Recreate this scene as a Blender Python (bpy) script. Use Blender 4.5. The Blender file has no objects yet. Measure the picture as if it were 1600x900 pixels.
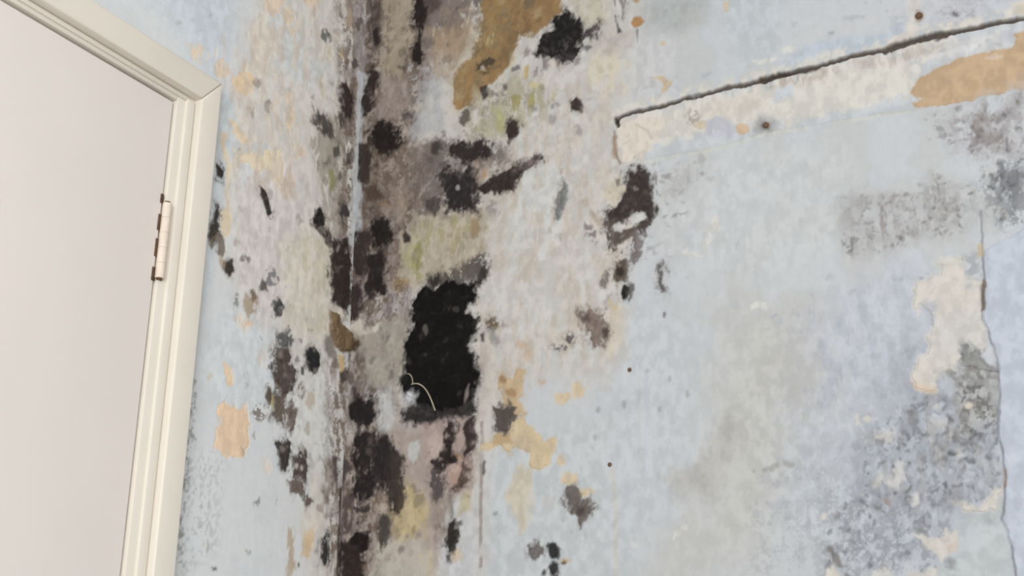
import bpy, bmesh, math
import numpy as np
from mathutils import Vector

scene = bpy.context.scene
col = scene.collection

# ------------------------------------------------------------------ camera, light, exposure
CAM_Z = 1.32
FOCAL = 1650.0                      # focal length in pixels of a 1600 px wide frame
PITCH = math.atan(1650 / 5000.0)    # the camera looks up at the corner
YAW = math.radians(27)              # and is turned left of the left wall's direction


def ray(px, py):
    a, b = (px - 800) / FOCAL, (450 - py) / FOCAL
    cp, sp = math.cos(PITCH), math.sin(PITCH)
    r = (a, cp - b * sp, sp + b * cp)
    c, s = math.cos(YAW), math.sin(YAW)
    return (r[0] * c - r[1] * s, r[0] * s + r[1] * c, r[2])


_rc = ray(550, 450)
CX, CY = -_rc[0] * 1.7, -_rc[1] * 1.7       # the corner of the room is the world's vertical axis

cd = bpy.data.cameras.new('camera')
cam = bpy.data.objects.new('camera', cd)
col.objects.link(cam)
cd.sensor_width = 36.0
cd.lens = 36.0 * FOCAL / 1600
cd.clip_start = 0.02
cd.dof.use_dof = True               # the photograph is softly focused, a little in front of the walls
cd.dof.focus_distance = 0.9
cd.dof.aperture_fstop = 17.0
cam.location = (CX, CY, CAM_Z)
cam.rotation_euler = (math.pi / 2 + PITCH, 0, YAW)
scene.camera = cam

world = bpy.data.worlds.new('daylight')
scene.world = world
world.use_nodes = True
bg = world.node_tree.nodes['Background']
bg.inputs['Color'].default_value = (0.93, 0.97, 1.0, 1)
bg.inputs['Strength'].default_value = 0.86

ld = bpy.data.lights.new('window_daylight', 'AREA')
ld.shape = 'RECTANGLE'
ld.size, ld.size_y = 1.6, 1.5
ld.energy = 80
ld.color = (1.0, 0.985, 0.96)
lo = bpy.data.objects.new('window_daylight', ld)
col.objects.link(lo)
lo.location = (1.9, -3.3, 1.75)
lo.rotation_euler = (Vector((0.2, -0.2, 1.7)) - Vector(lo.location)).to_track_quat('-Z', 'Y').to_euler()

scene.view_settings.view_transform = 'Standard'
scene.view_settings.look = 'None'
scene.view_settings.exposure = -0.1
scene.view_settings.gamma = 1.0
scene.view_settings.use_curve_mapping = False

# ------------------------------------------------------------------ helpers


def onL(px, py, x=0.0):             # photo pixel -> (y, z) on the plane of the left wall
    r = ray(px, py)
    t = (x - CX) / r[0]
    return CY + r[1] * t, CAM_Z + r[2] * t


def onR(px, py, y=0.0):             # photo pixel -> (x, z) on the plane of the right wall
    r = ray(px, py)
    t = (y - CY) / r[1]
    return CX + r[0] * t, CAM_Z + r[2] * t


def lin(c):
    c = np.asarray(c, float) / 255
    return np.where(c <= 0.04045, c / 12.92, ((c + 0.055) / 1.055) ** 2.4)


def pigment(rgb, keep=0.8):         # stain colours are muted: pull them towards their own grey
    c = np.asarray(rgb, float)
    return lin(c.mean() + (c - c.mean()) * keep)


def sstep(a, b, x):
    t = np.clip((x - a) / (b - a), 0, 1)
    return t * t * (3 - 2 * t)


def tag(o, label=None, cat=None, group=None, kind=None):
    for k, v in (('label', label), ('category', cat), ('group', group), ('kind', kind)):
        if v:
            o[k] = v
    return o


def vnoise(u, v, su, sv, seed):
    """smooth value noise on a separable grid u (n), v (m) -> (m, n)"""
    rng = np.random.default_rng(seed)
    tab = rng.random((257, 257))
    fu, fv = u / su + 57.3, v / sv + 31.7
    iu, iv = np.floor(fu).astype(int), np.floor(fv).astype(int)
    tu, tv = fu - iu, fv - iv
    tu, tv = tu * tu * (3 - 2 * tu), tv * tv * (3 - 2 * tv)
    iu0, iu1, iv0, iv1 = iu % 257, (iu + 1) % 257, iv % 257, (iv + 1) % 257
    a = tab[iv0][:, iu0] * (1 - tu) + tab[iv0][:, iu1] * tu
    b = tab[iv1][:, iu0] * (1 - tu) + tab[iv1][:, iu1] * tu
    return a * (1 - tv[:, None]) + b * tv[:, None]


def fbm(u, v, su, sv, seed, octaves=4, gain=0.55):
    s, amp, tot = 0, 1.0, 0
    for k in range(octaves):
        s = s + amp * vnoise(u, v, su / 2 ** k, sv / 2 ** k, seed + k * 17)
        tot += amp
        amp *= gain
    return s / tot


def flat(n):                        # spread a noise field evenly over 0..1
    return 0.5 + 0.5 * np.tanh(1.1 * (n - n.mean()) / n.std())


# ------------------------------------------------------------------ materials


def nodes_of(name, rough):
    m = bpy.data.materials.new(name)
    m.use_nodes = True
    nt = m.node_tree
    b = nt.nodes['Principled BSDF']
    b.inputs['Roughness'].default_value = rough
    b.inputs['Specular IOR Level'].default_value = 0.25
    return m, nt, b


def wall_material():
    m, nt, b = nodes_of('stained_painted_plaster', 0.85)
    N, Lk = nt.nodes.new, nt.links.new
    b.inputs['Specular IOR Level'].default_value = 0.12
    at = N('ShaderNodeAttribute'); at.attribute_name = 'stain'
    tc = N('ShaderNodeTexCoord')
    n1 = N('ShaderNodeTexNoise'); n1.inputs['Scale'].default_value = 90; n1.inputs['Detail'].default_value = 6
    n1.inputs['Roughness'].default_value = 0.65
    mp = N('ShaderNodeMapping'); mp.inputs['Scale'].default_value = (1, 1, 0.22)
    n2 = N('ShaderNodeTexNoise'); n2.inputs['Scale'].default_value = 120; n2.inputs['Detail'].default_value = 4
    Lk(tc.outputs['Object'], n1.inputs['Vector'])
    Lk(tc.outputs['Object'], mp.inputs['Vector']); Lk(mp.outputs['Vector'], n2.inputs['Vector'])
    r1 = N('ShaderNodeMapRange'); r1.inputs['From Min'].default_value = 0.3; r1.inputs['From Max'].default_value = 0.7
    r1.inputs['To Min'].default_value = 0.965; r1.inputs['To Max'].default_value = 1.035
    Lk(n1.outputs['Fac'], r1.inputs['Value'])
    r2 = N('ShaderNodeMapRange'); r2.inputs['From Min'].default_value = 0.3; r2.inputs['From Max'].default_value = 0.7
    r2.inputs['To Min'].default_value = 0.98; r2.inputs['To Max'].default_value = 1.02
    Lk(n2.outputs['Fac'], r2.inputs['Value'])
    mu = N('ShaderNodeMath'); mu.operation = 'MULTIPLY'
    Lk(r1.outputs[0], mu.inputs[0]); Lk(r2.outputs[0], mu.inputs[1])
    vm = N('ShaderNodeVectorMath'); vm.operation = 'SCALE'
    Lk(at.outputs['Color'], vm.inputs[0]); Lk(mu.outputs[0], vm.inputs['Scale'])
    Lk(vm.outputs[0], b.inputs['Base Color'])
    bp = N('ShaderNodeBump'); bp.inputs['Strength'].default_value = 0.16; bp.inputs['Distance'].default_value = 0.0015
    Lk(n1.outputs['Fac'], bp.inputs['Height']); Lk(bp.outputs[0], b.inputs['Normal'])
    return m


def paint_material(name, rgb, rough=0.4, var=0.03, scale=9, bump=0.06):
    m, nt, b = nodes_of(name, rough)
    N, Lk = nt.nodes.new, nt.links.new
    tc = N('ShaderNodeTexCoord')
    n = N('ShaderNodeTexNoise'); n.inputs['Scale'].default_value = scale; n.inputs['Detail'].default_value = 4
    Lk(tc.outputs['Object'], n.inputs['Vector'])
    c = lin(rgb)
    r = N('ShaderNodeValToRGB')
    r.color_ramp.elements[0].position, r.color_ramp.elements[1].position = 0.3, 0.7
    r.color_ramp.elements[0].color = (*np.clip(c * (1 - var), 0, 1), 1)
    r.color_ramp.elements[1].color = (*np.clip(c * (1 + var), 0, 1), 1)
    Lk(n.outputs['Fac'], r.inputs['Fac']); Lk(r.outputs['Color'], b.inputs['Base Color'])
    n2 = N('ShaderNodeTexNoise'); n2.inputs['Scale'].default_value = 160
    Lk(tc.outputs['Object'], n2.inputs['Vector'])
    bp = N('ShaderNodeBump'); bp.inputs['Strength'].default_value = bump; bp.inputs['Distance'].default_value = 0.001
    Lk(n2.outputs['Fac'], bp.inputs['Height']); Lk(bp.outputs[0], b.inputs['Normal'])
    return m


M_WALL = wall_material()
M_DOOR = paint_material('cream_door_paint', (230, 222, 217), 0.5, 0.025, 5)
M_TRIM = paint_material('cream_trim_paint', (224, 217, 206), 0.4, 0.02, 14)
M_HINGE = paint_material('painted_hinge', (222, 208, 194), 0.35, 0.08, 60)
M_RUST = paint_material('rusty_steel', (92, 70, 54), 0.8, 0.35, 150, 0.5)
M_DARK = paint_material('dark_brown', (70, 58, 48), 0.9, 0.3, 120)
M_FLOOR = paint_material('floor_boards', (172, 158, 140), 0.6, 0.12, 4)
M_CEIL = paint_material('ceiling_paint', (226, 226, 222), 0.9, 0.02, 3)
M_THREAD = paint_material('pale_thread', (176, 166, 148), 0.8, 0.15, 80)


def mesh_obj(name, bm, mat, parent=None, smooth=False):
    me = bpy.data.meshes.new(name)
    bmesh.ops.recalc_face_normals(bm, faces=bm.faces)
    for e in bm.edges:
        if len(e.link_faces) == 2 and e.calc_face_angle(0) > .7:
            e.smooth = False
    bm.to_mesh(me)
    bm.free()
    me.materials.append(mat)
    for p in me.polygons:
        p.use_smooth = smooth
    o = bpy.data.objects.new(name, me)
    col.objects.link(o)
    if parent:
        o.parent = parent
    return o


def add_box(bm, x0, x1, y0, y1, z0, z1, bevel=0.0, seg=2):
    r = bmesh.ops.create_cube(bm, size=1)
    for v in r['verts']:
        v.co = Vector(((x0 + x1) / 2 + v.co.x * (x1 - x0), (y0 + y1) / 2 + v.co.y * (y1 - y0), (z0 + z1) / 2 + v.co.z * (z1 - z0)))
    if bevel:
        es = list({e for v in r['verts'] for e in v.link_edges})
        bmesh.ops.bevel(bm, geom=es, offset=bevel, segments=seg, affect='EDGES', profile=0.5)


# ------------------------------------------------------------------ wall sheets


def grid_mesh(name, P, keep, colr, mat):
    """P (m,n,3) points, keep (m-1,n-1) faces, colr (m,n,3) linear colour"""
    m, n = P.shape[:2]
    idx = np.arange(m * n).reshape(m, n)
    q = np.stack([idx[:-1, :-1], idx[:-1, 1:], idx[1:, 1:], idx[1:, :-1]], -1)[keep]
    used = np.zeros(m * n, bool)
    used[q.ravel()] = True
    new = np.cumsum(used) - 1
    q = new[q].astype(np.int32)
    pts = P.reshape(-1, 3)[used]
    cc = np.ones((len(pts), 4), np.float32)
    cc[:, :3] = colr.reshape(-1, 3)[used]
    me = bpy.data.meshes.new(name)
    me.vertices.add(len(pts))
    me.vertices.foreach_set('co', pts.astype(np.float32).ravel())
    me.loops.add(q.size)
    me.loops.foreach_set('vertex_index', q.ravel())
    me.polygons.add(len(q))
    me.polygons.foreach_set('loop_start', np.arange(0, q.size, 4, dtype=np.int32))
    me.polygons.foreach_set('use_smooth', np.ones(len(q), bool))
    me.update(calc_edges=True)
    me.validate()
    a = me.attributes.new('stain', 'FLOAT_COLOR', 'POINT')
    a.data.foreach_set('color', cc.ravel())
    me.materials.append(mat)
    o = bpy.data.objects.new(name, me)
    col.objects.link(o)
    return o


def axis(*spans):                   # (start, end, step) spans joined into one coordinate list
    out = []
    for a, b, s in spans:
        out.append(np.linspace(a, b, max(1, int(round((b - a) / s))), endpoint=False))
    out.append(np.array([spans[-1][1]]))
    return np.concatenate(out)


class Wall:
    def __init__(s, u, v, seed, to, albedo):
        s.u, s.v, s.to, s.albedo = u, v, to, albedo
        n, m = len(u), len(v)
        s.c = np.zeros((m, n, 3))
        s.h = np.zeros((m, n))
        f = lambda su, sv, k, o=4: fbm(u, v, su, sv, seed + k, o)
        s.wu = (f(.016, .02, 1) - .5) * 1.6 + (f(.005, .007, 2, 3) - .5) * .9
        s.wv = (f(.016, .02, 3) - .5) * 1.6 + (f(.005, .007, 4, 3) - .5) * .9
        s.n = {'m': flat(f(.009, .013, 5, 4)), 's': flat(f(.011, .034, 6, 4)), 'f': flat(f(.0042, .005, 7, 2)), 'd': flat(fbm(u, v, .011, .013, seed + 70, 4, .85)),
               'b': flat(f(.05, .07, 8, 5)), 'v': flat(f(.009, .028, 9, 4))}
        s.patches = []

    def stroke(s, pts, rgb, a, soft, warp, brk, nk, h, width, lab, grow):
        P = np.array([s.to(*p) for p in pts])
        k = 0.0011
        soft, warp, width = soft * k, warp * k, width * k
        pad = soft + abs(warp) * 1.3 + width + .002
        i0, i1 = np.searchsorted(s.u, [P[:, 0].min() - pad, P[:, 0].max() + pad])
        j0, j1 = np.searchsorted(s.v, [P[:, 1].min() - pad, P[:, 1].max() + pad])
        if i1 - i0 < 2 or j1 - j0 < 2:
            return
        sl = (slice(j0, j1), slice(i0, i1))
        X = s.u[None, i0:i1] + s.wu[sl] * warp
        Y = s.v[j0:j1, None] + s.wv[sl] * warp
        d2 = np.full(X.shape, 1e9)
        ins = np.zeros(X.shape, bool)
        Q = P if width else np.vstack([P, P[:1]])
        for (x0, y0), (x1, y1) in zip(Q[:-1], Q[1:]):
            dx, dy = x1 - x0, y1 - y0
            t = np.clip(((X - x0) * dx + (Y - y0) * dy) / (dx * dx + dy * dy + 1e-18), 0, 1)
            d2 = np.minimum(d2, (X - x0 - t * dx) ** 2 + (Y - y0 - t * dy) ** 2)
            if not width:
                cr = (y0 > Y) != (y1 > Y)
                ins ^= cr & (X < dx * (Y - y0) / (dy if dy else 1e-12) + x0)
        d = np.sqrt(d2)
        sd = (width / 2 - d if width else np.where(ins, d, -d)) + grow * k
        m = sstep(-soft / 2, soft / 2, sd)
        if brk:
            n = s.n[nk][sl]
            bw = .3 if soft > .024 else .18
            m = m * sstep(brk - bw, brk + bw, n + (0.25 * sstep(0, max(soft, .004) * 2.5, sd) if brk < .5 else 0))
        A = (m * a)[..., None]
        tone = 1 + (s.n['m'][sl] - .5)[..., None] * .16
        s.c[sl] = s.c[sl] * (1 - A) + pigment(rgb) * s.albedo * tone * A
        if h:
            s.h[sl] += m * h / 1000
        if lab:
            s.patches.append((sl, m, lab))

    def noise_mix(s, rgb, thr, width, nk, amount, mask=None):
        m = sstep(thr - width, thr + width, s.n[nk]) * amount
        if mask is not None:
            m = m * mask
        s.c[:] = s.c * (1 - m[..., None]) + pigment(rgb) * s.albedo * m[..., None]


FZ0, FZ1 = CAM_Z - 0.02, CAM_Z + 1.2
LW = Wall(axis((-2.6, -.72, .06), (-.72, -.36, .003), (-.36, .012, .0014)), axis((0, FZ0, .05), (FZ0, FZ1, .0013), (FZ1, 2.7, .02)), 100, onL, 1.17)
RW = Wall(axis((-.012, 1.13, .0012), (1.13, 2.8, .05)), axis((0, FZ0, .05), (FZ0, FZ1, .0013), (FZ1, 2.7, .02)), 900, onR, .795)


def E(cx, cy, rx, ry, rot=0):
    c, s = math.cos(math.radians(rot)), math.sin(math.radians(rot))
    return [(cx + rx * math.cos(t) * c - ry * math.sin(t) * s, cy + rx * math.cos(t) * s + ry * math.sin(t) * c)
            for t in np.linspace(0, 2 * math.pi, 14, endpoint=False)]


def B(x0, x1, y0, y1, rot=0):
    return E((x0 + x1) / 2, (y0 + y1) / 2, abs(x1 - x0) / 2, abs(y1 - y0) / 2, rot)


def st(w, pts, rgb, a=1.0, soft=4, warp=5, brk=0, nk='m', h=0, width=0, lab=None, grow=None):
    if grow is None:
        grow = 1.8 if lab and lab[0] == 'mould_patch' else 0
    if lab and lab[0] == 'mould_patch':          # spores thin out around every colony
        halo = [c * .7 + d * .3 for c, d in zip(rgb, (176, 160, 152))]
        for q in w:
            W = LW if q == 'L' else RW
            W.stroke(pts, halo, .5, 16, 14, .42, 'd', 0, 0, None, 5)
            W.stroke(pts, rgb, .75, 9, 16, .5, 'f', 0, 0, None, 3.5)
    for q in w:
        (LW if q == 'L' else RW).stroke(pts, rgb, a, soft, warp, brk, nk, h, width, lab, grow)


rng_spots = np.random.default_rng(7)


def spots(w, poly, n, r0, r1, cols, a=.7, tall=1.5, soft=4):
    """n little irregular specks scattered inside a traced outline"""
    P = np.array(poly, float)
    k = 0
    while k < n:
        x, y = P.min(0) + rng_spots.random(2) * (P.max(0) - P.min(0))
        ins = False
        for (x0, y0), (x1, y1) in zip(P, np.roll(P, -1, 0)):
            if (y0 > y) != (y1 > y) and x < (x1 - x0) * (y - y0) / (y1 - y0) + x0:
                ins = not ins
        if not ins:
            continue
        k += 1
        r = r0 + (r1 - r0) * rng_spots.random() ** 2.2
        c = cols[rng_spots.integers(len(cols))]
        st(w, E(x, y, r, r * (.7 + (tall - .7) * 2 * rng_spots.random() * .6), rng_spots.normal(0, 25)), c, a * (.55 + .45 * rng_spots.random()), soft + r * .5, 5 + r * .8, .12, 'm')


# ------------------------------------------------------------------ the stains, one stroke each; points are traced on the photo and land on the wall planes


def MP(label, rise=1.0):
    return ('mould_patch', label, 'mould', 'mould patches on the walls', None, rise)


def PT(name, label=None, rise=.25):
    return (name, label, None, None, True, rise)


# ground colours
LW.c[:] = pigment((199, 202, 204)) * LW.albedo
RW.c[:] = pigment((199, 204, 210)) * RW.albedo
for W in (LW, RW):
    W.noise_mix((190, 197, 208), .62, .3, 'b', .7)
    W.noise_mix((198, 199, 196), .72, .25, 'b', .6)
st('L', [(120, -130), (380, -130), (360, 120), (330, 110)], (186, 195, 206), .8, 60)  # bluish sky-light tint above the door, painted into the wall colour
# broad washes, right wall
st('R', [(1120, 480), (1300, 500), (1290, 620), (1250, 760), (1180, 880), (1060, 900), (1100, 760)], (195, 195, 190), .8, 120, 20)
st('R', [(1380, 470), (1520, 500), (1580, 900), (1300, 900), (1340, 700)], (182, 189, 203), .75, 90, 20)
st('R', [(1240, 520), (1440, 400), (1440, 640), (1330, 660)], (192, 198, 212), .7, 80, 20)
st('R', [(1220, 640), (1340, 640), (1330, 860), (1230, 860)], (192, 200, 210), .8, 80, 20)
st('R', [(1000, 0), (1110, -10), (1100, 30), (1060, 50), (1010, 50)], (172, 177, 176), .8, 40, 8)
st('R', [(1110, -30), (1230, -30), (1220, 90), (1150, 100)], (192, 199, 207), .8, 40, 10)
st('R', [(1250, 105), (1215, 100), (1260, 70), (1430, 40), (1410, 62), (1300, 90)], (185, 197, 212), .9, 14, 6)
st('R', [(1440, 10), (1600, -100), (1600, 30), (1480, 44), (1440, 50)], (192, 196, 206), .8, 25, 10)
st('R', [(980, 260), (1330, 220), (1320, 380), (1200, 440), (1050, 420)], (201, 205, 208), .7, 80, 20)
st('R', [(960, 540), (1000, 460), (1100, 520), (1080, 700), (1000, 900), (930, 900)], (196, 203, 211), .8, 70, 15)
st('R', [(1035, 740), (1080, 722), (1110, 700), (1125, 640), (1152, 640), (1158, 690), (1135, 722), (1122, 770), (1050, 772)], (180, 178, 174), .75, 30, 16)
st('R', E(1240, 585, 60, 60), (190, 190, 190), .5, 60, 10)
# cream ground of the damp zone, both walls
st('R', [(540, -130), (1010, -130), (990, 60), (1000, 130), (950, 180), (985, 270), (975, 420), (970, 560), (900, 610), (860, 560), (800, 620), (760, 900), (500, 940)], (203, 197, 191), .92, 70, 22)
st('R', [(800, 260), (880, 260), (880, 380), (800, 380)], (206, 207, 206), .9, 40, 12)
st('R', [(760, 400), (900, 390), (920, 470), (800, 540), (760, 480)], (205, 201, 196), .7, 50, 14)
st('R', [(850, 470), (960, 550), (940, 600), (850, 560)], (204, 203, 199), .7, 40, 14)
st('R', [(1000, 45), (1060, 55), (1050, 130), (1000, 160), (985, 110)], (200, 202, 203), .8, 30, 10)
st('R', [(760, 700), (960, 640), (940, 900), (760, 990)], (197, 203, 208), .9, 40, 14)
st('R', [(880, 255), (960, 250), (950, 420), (870, 430)], (203, 196, 193), .5, 50, 12, .45, 'v')
st('L', [(430, -130), (575, -130), (545, 450), (530, 990), (455, 990), (500, 760), (470, 640), (430, 520), (360, 440), (352, 180), (380, 60)], (202, 197, 191), .9, 50, 22)
st('L', [(372, 250), (500, 240), (500, 480), (380, 500)], (204, 197, 195), .8, 40, 16)
st('L', [(440, 620), (530, 560), (530, 720), (470, 740)], (203, 203, 201), .8, 40, 14)
st('L', [(345, 140), (365, 150), (372, 240), (355, 270), (338, 330), (325, 420), (310, 500), (330, 440), (335, 350)], (190, 198, 204), .9, 12, 8)
st('L', [(385, 220), (420, 230), (410, 280), (375, 290)], (193, 199, 203), .7, 14, 10)
st('L', [(420, 20), (470, 10), (480, 90), (520, 110), (480, 140), (430, 100)], (193, 199, 202), .8, 24, 14)
st('L', [(360, 470), (400, 500), (430, 540), (420, 600), (390, 650), (330, 640), (310, 560)], (196, 202, 206), .8, 26, 16)

# peach and ochre bare plaster on the left wall (paint gone, a little deeper than the paint)
PE = (216, 193, 162)
for x0, x1, y0, y1, c, a in ((412, 446, -14, 22, (212, 190, 168), .95), (387, 430, 20, 120, (207, 194, 178), .7), (440, 462, 12, 36, (214, 192, 162), .9),
                             (448, 462, 38, 54, PE, .7), (297, 318, 64, 98, PE, .8), (324, 338, 70, 97, PE, .6), (338, 364, 98, 124, (210, 188, 165), .9),
                             (378, 394, 93, 112, PE, .8), (472, 496, -10, 14, (212, 188, 160), .8), (364, 402, 108, 146, (217, 189, 150), .95),
                             (444, 456, 136, 162, PE, .8), (449, 462, 165, 214, PE, .9), (342, 358, 208, 228, PE, .9), (500, 508, 108, 152, (190, 172, 148), .8),
                             (529, 541, 72, 98, (188, 165, 132), .9), (505, 520, 70, 92, (198, 186, 165), .7), (462, 476, 228, 246, PE, .9), (450, 470, 215, 232, (206, 198, 184), .7),
                             (438, 462, 268, 312, (197, 176, 156), .8), (473, 486, 362, 424, (214, 196, 160), .8), (365, 392, 490, 512, (212, 190, 165), .7),
                             (385, 394, 500, 524, (212, 180, 150), .8), (405, 418, 545, 580, (208, 196, 186), .7), (360, 372, 530, 552, (208, 196, 192), .7),
                             (410, 424, 715, 740, (210, 196, 182), .7)):
    st('L', B(x0, x1, y0, y1), c, a, 5, 11, .18, 'v', -.4)
st('L', [(356, 182), (366, 190), (390, 222), (386, 226), (364, 206)], PE, .9, 4, 7)
st('L', [(343, 222), (352, 224), (362, 262), (358, 300), (362, 345), (350, 350), (354, 300), (352, 262)], (214, 198, 170), .9, 4, 6)
st('L', [(366, 232), (385, 228), (412, 236), (440, 233), (446, 262), (438, 290), (430, 284), (420, 268), (405, 270), (382, 255), (366, 262)], (214, 198, 168), .95, 6, 12, .12, 'm', -.5,
   lab=PT('bare_plaster', 'peach bare plaster where paint has flaked'))
st('L', [(342, 330), (358, 322), (362, 345), (356, 368), (344, 372)], (215, 196, 165), .9, 5, 7)
st('L', [(350, 565), (362, 572), (366, 600), (356, 606), (352, 585)], (219, 189, 155), .95, 4, 7, h=-.4)
st('L', [(340, 630), (352, 622), (362, 632), (372, 645), (386, 632), (392, 650), (390, 695), (382, 712), (368, 720), (352, 712), (340, 700), (332, 702), (338, 672)], (220, 188, 154), .97, 4, 10, .08, 'm', -.6,
   lab=PT('bare_plaster', 'peach bare plaster where paint has flaked'))
st('L', [(476, 828), (494, 822), (492, 850), (482, 876), (472, 872)], (206, 180, 144), .95, 6, 8, h=-.4)
st('L', [(446, 825), (462, 828), (458, 860), (462, 890), (445, 905), (450, 870)], (178, 156, 128), .85, 7, 9, .25, 'v')
st('L', [(470, 790), (500, 800), (500, 830), (470, 830)], (206, 198, 184), .7, 16, 10)

# grey-olive and brown damp shades beside the corner, left wall
st('L', [(490, 168), (520, 182), (546, 165), (548, 250), (538, 318), (512, 310), (492, 262), (482, 215)], (146, 139, 122), .8, 18, 12, .22, 's')
st('L', [(502, 290), (548, 280), (545, 385), (512, 372), (505, 340)], (160, 149, 139), .85, 14, 10, .2, 's')
st('L', [(486, 375), (520, 380), (520, 452), (492, 462)], (186, 178, 160), .8, 18, 10, .2, 's')
st('L', [(536, 60), (572, 40), (566, 130), (550, 240), (536, 200)], (150, 138, 138), .75, 16, 10, .25, 's')
st('L', [(540, -100), (576, -100), (570, 60), (540, 60)], (182, 170, 160), .8, 16, 9, .2, 's')
st('L', [(490, 470), (525, 470), (520, 520), (495, 520)], (190, 182, 168), .7, 16, 10, .2, 's')
st('L', [(505, 560), (540, 575), (535, 640), (525, 700), (512, 640)], (182, 170, 166), .8, 16, 10, .2, 's')
st('L', [(502, 720), (530, 710), (528, 785), (508, 780)], (152, 138, 128), .8, 12, 9, .2, 's')
st('L', [(480, 730), (505, 745), (505, 830), (485, 800)], (202, 196, 186), .7, 14, 9)
st('L', [(513, 285 - 20), (522, 268), (526, 290), (516, 300)], (138, 138, 84), .8, 8, 6)

# damp zone of the right wall beside the corner
st('R', [(572, -100), (668, -100), (668, 120), (640, 250), (552, 260), (560, 100)], (165, 150, 140), .95, 26, 12)
st('R', [(596, -100), (648, -100), (642, 90), (620, 130), (592, 110)], (182, 170, 146), .9, 14, 9, .15, 's')
st('R', [(574, -100), (596, -100), (592, 80), (575, 80)], (98, 84, 80), .85, 9, 7, .15, 's')
st('R', [(565, -100), (577, -100), (572, 140), (562, 140)], (152, 142, 150), .85, 6, 4, .1, 's')
st('R', [(632, 95), (690, 110), (692, 205), (640, 215)], (180, 182, 186), .85, 22, 12, .2, 's')
st('R', [(580, 125), (632, 120), (632, 195), (590, 195)], (170, 152, 144), .85, 18, 10, .2, 's')
st('R', [(652, -100), (752, -100), (742, 40), (700, 70), (664, 80)], (112, 94, 88), .85, 18, 14, .25, 's')
st('R', [(680, 45), (738, 30), (735, 90), (702, 118), (672, 110)], (166, 142, 114), .92, 14, 12, .08, 'v')
st('R', [(668, 80), (700, 75), (705, 118), (680, 125)], (184, 166, 146), .85, 12, 9, .1, 'v')
st('R', [(734, 42), (752, 34), (748, 70), (728, 98), (712, 108), (728, 70)], (192, 182, 160), .9, 7, 7)
st('R', [(556, 225), (690, 225), (664, 320), (640, 340), (560, 350)], (150, 134, 122), .9, 26, 16)
st('R', [(562, 270), (620, 280), (616, 345), (565, 345)], (98, 80, 66), .85, 16, 12, .2, 'v')
st('R', E(607, 318, 14, 12), (155, 120, 90), .8, 12, 8)
st('R', [(640, 235), (668, 232), (668, 300), (644, 300)], (172, 160, 152), .8, 18, 10, .15, 's')
st('R', [(545, 340), (632, 340), (636, 452), (540, 460)], (142, 124, 116), .9, 22, 14)
st('R', [(640, 330), (735, 330), (765, 325), (760, 395), (720, 418), (690, 440), (620, 460), (618, 420)], (186, 174, 154), .95, 14, 14)
st('R', [(640, 340), (760, 330), (758, 395), (640, 430)], (204, 194, 178), .8, 20, 12, .5, 'v')
st('R', [(640, 340), (760, 330), (758, 395), (640, 430)], (158, 142, 120), .7, 20, 12, .66, 'v')
st('R', [(745, 250), (800, 240), (800, 310), (758, 330)], (196, 184, 174), .7, 20, 12)
st('R', E(682, 368, 42, 26), (176, 166, 122), .6, 24, 14, .5, 'v')
st('R', E(741, 356, 9, 15), (166, 138, 100), .8, 8, 6)
st('R', E(652, 405, 8, 26, 8), (142, 142, 66), .9, 8, 6, .1, 's')
st('R', E(640, 400, 16, 22), (176, 172, 118), .6, 14, 8, .3, 's')
st('R', E(627, 446, 12, 12), (160, 130, 82), .85, 8, 6)
st('R', [(540, 455), (640, 445), (648, 505), (610, 520), (560, 505)], (160, 148, 150), .9, 22, 12, .1, 's')
st('R', [(545, 500), (640, 495), (628, 560), (626, 600), (560, 600)], (178, 169, 157), .92, 22, 12)
st('R', [(536, 545), (580, 545), (578, 640), (540, 680)], (142, 128, 128), .85, 14, 10, .15, 's')
st('R', [(588, 610), (612, 600), (612, 665), (592, 680)], (198, 200, 202), .9, 14, 9)
st('R', [(610, 610), (640, 640), (660, 670), (620, 690)], (182, 168, 166), .8, 14, 9)
st('R', [(520, 690), (560, 670), (640, 670), (740, 655), (745, 790), (700, 850), (640, 990), (520, 990)], (174, 157, 148), .92, 24, 14)
st('R', [(615, 770), (645, 755), (668, 790), (668, 840), (620, 850), (606, 810)], (200, 180, 134), .95, 18, 14, .06, 'v')
st('R', [(584, 845), (660, 838), (690, 900), (680, 930), (575, 930)], (190, 181, 168), .95, 18, 12)
st('R', [(690, 800), (745, 760), (745, 990), (690, 990)], (200, 202, 206), .92, 18, 12)
st('R', [(652, 868), (680, 862), (680, 905), (650, 905)], (200, 184, 156), .8, 10, 8, .3, 'v')
st('R', [(672, 770), (702, 780), (700, 845), (680, 830)], (152, 136, 124), .8, 12, 9, .2, 's')
st('R', E(594, 783, 12, 14), (184, 152, 122), .85, 8, 7)
st('R', [(638, 690), (655, 688), (654, 715), (645, 726), (638, 712)], (200, 200, 198), .95, 6, 5)
st('R', [(722, 765), (738, 765), (736, 795), (716, 805)], (192, 178, 138), .8, 10, 7)

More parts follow.
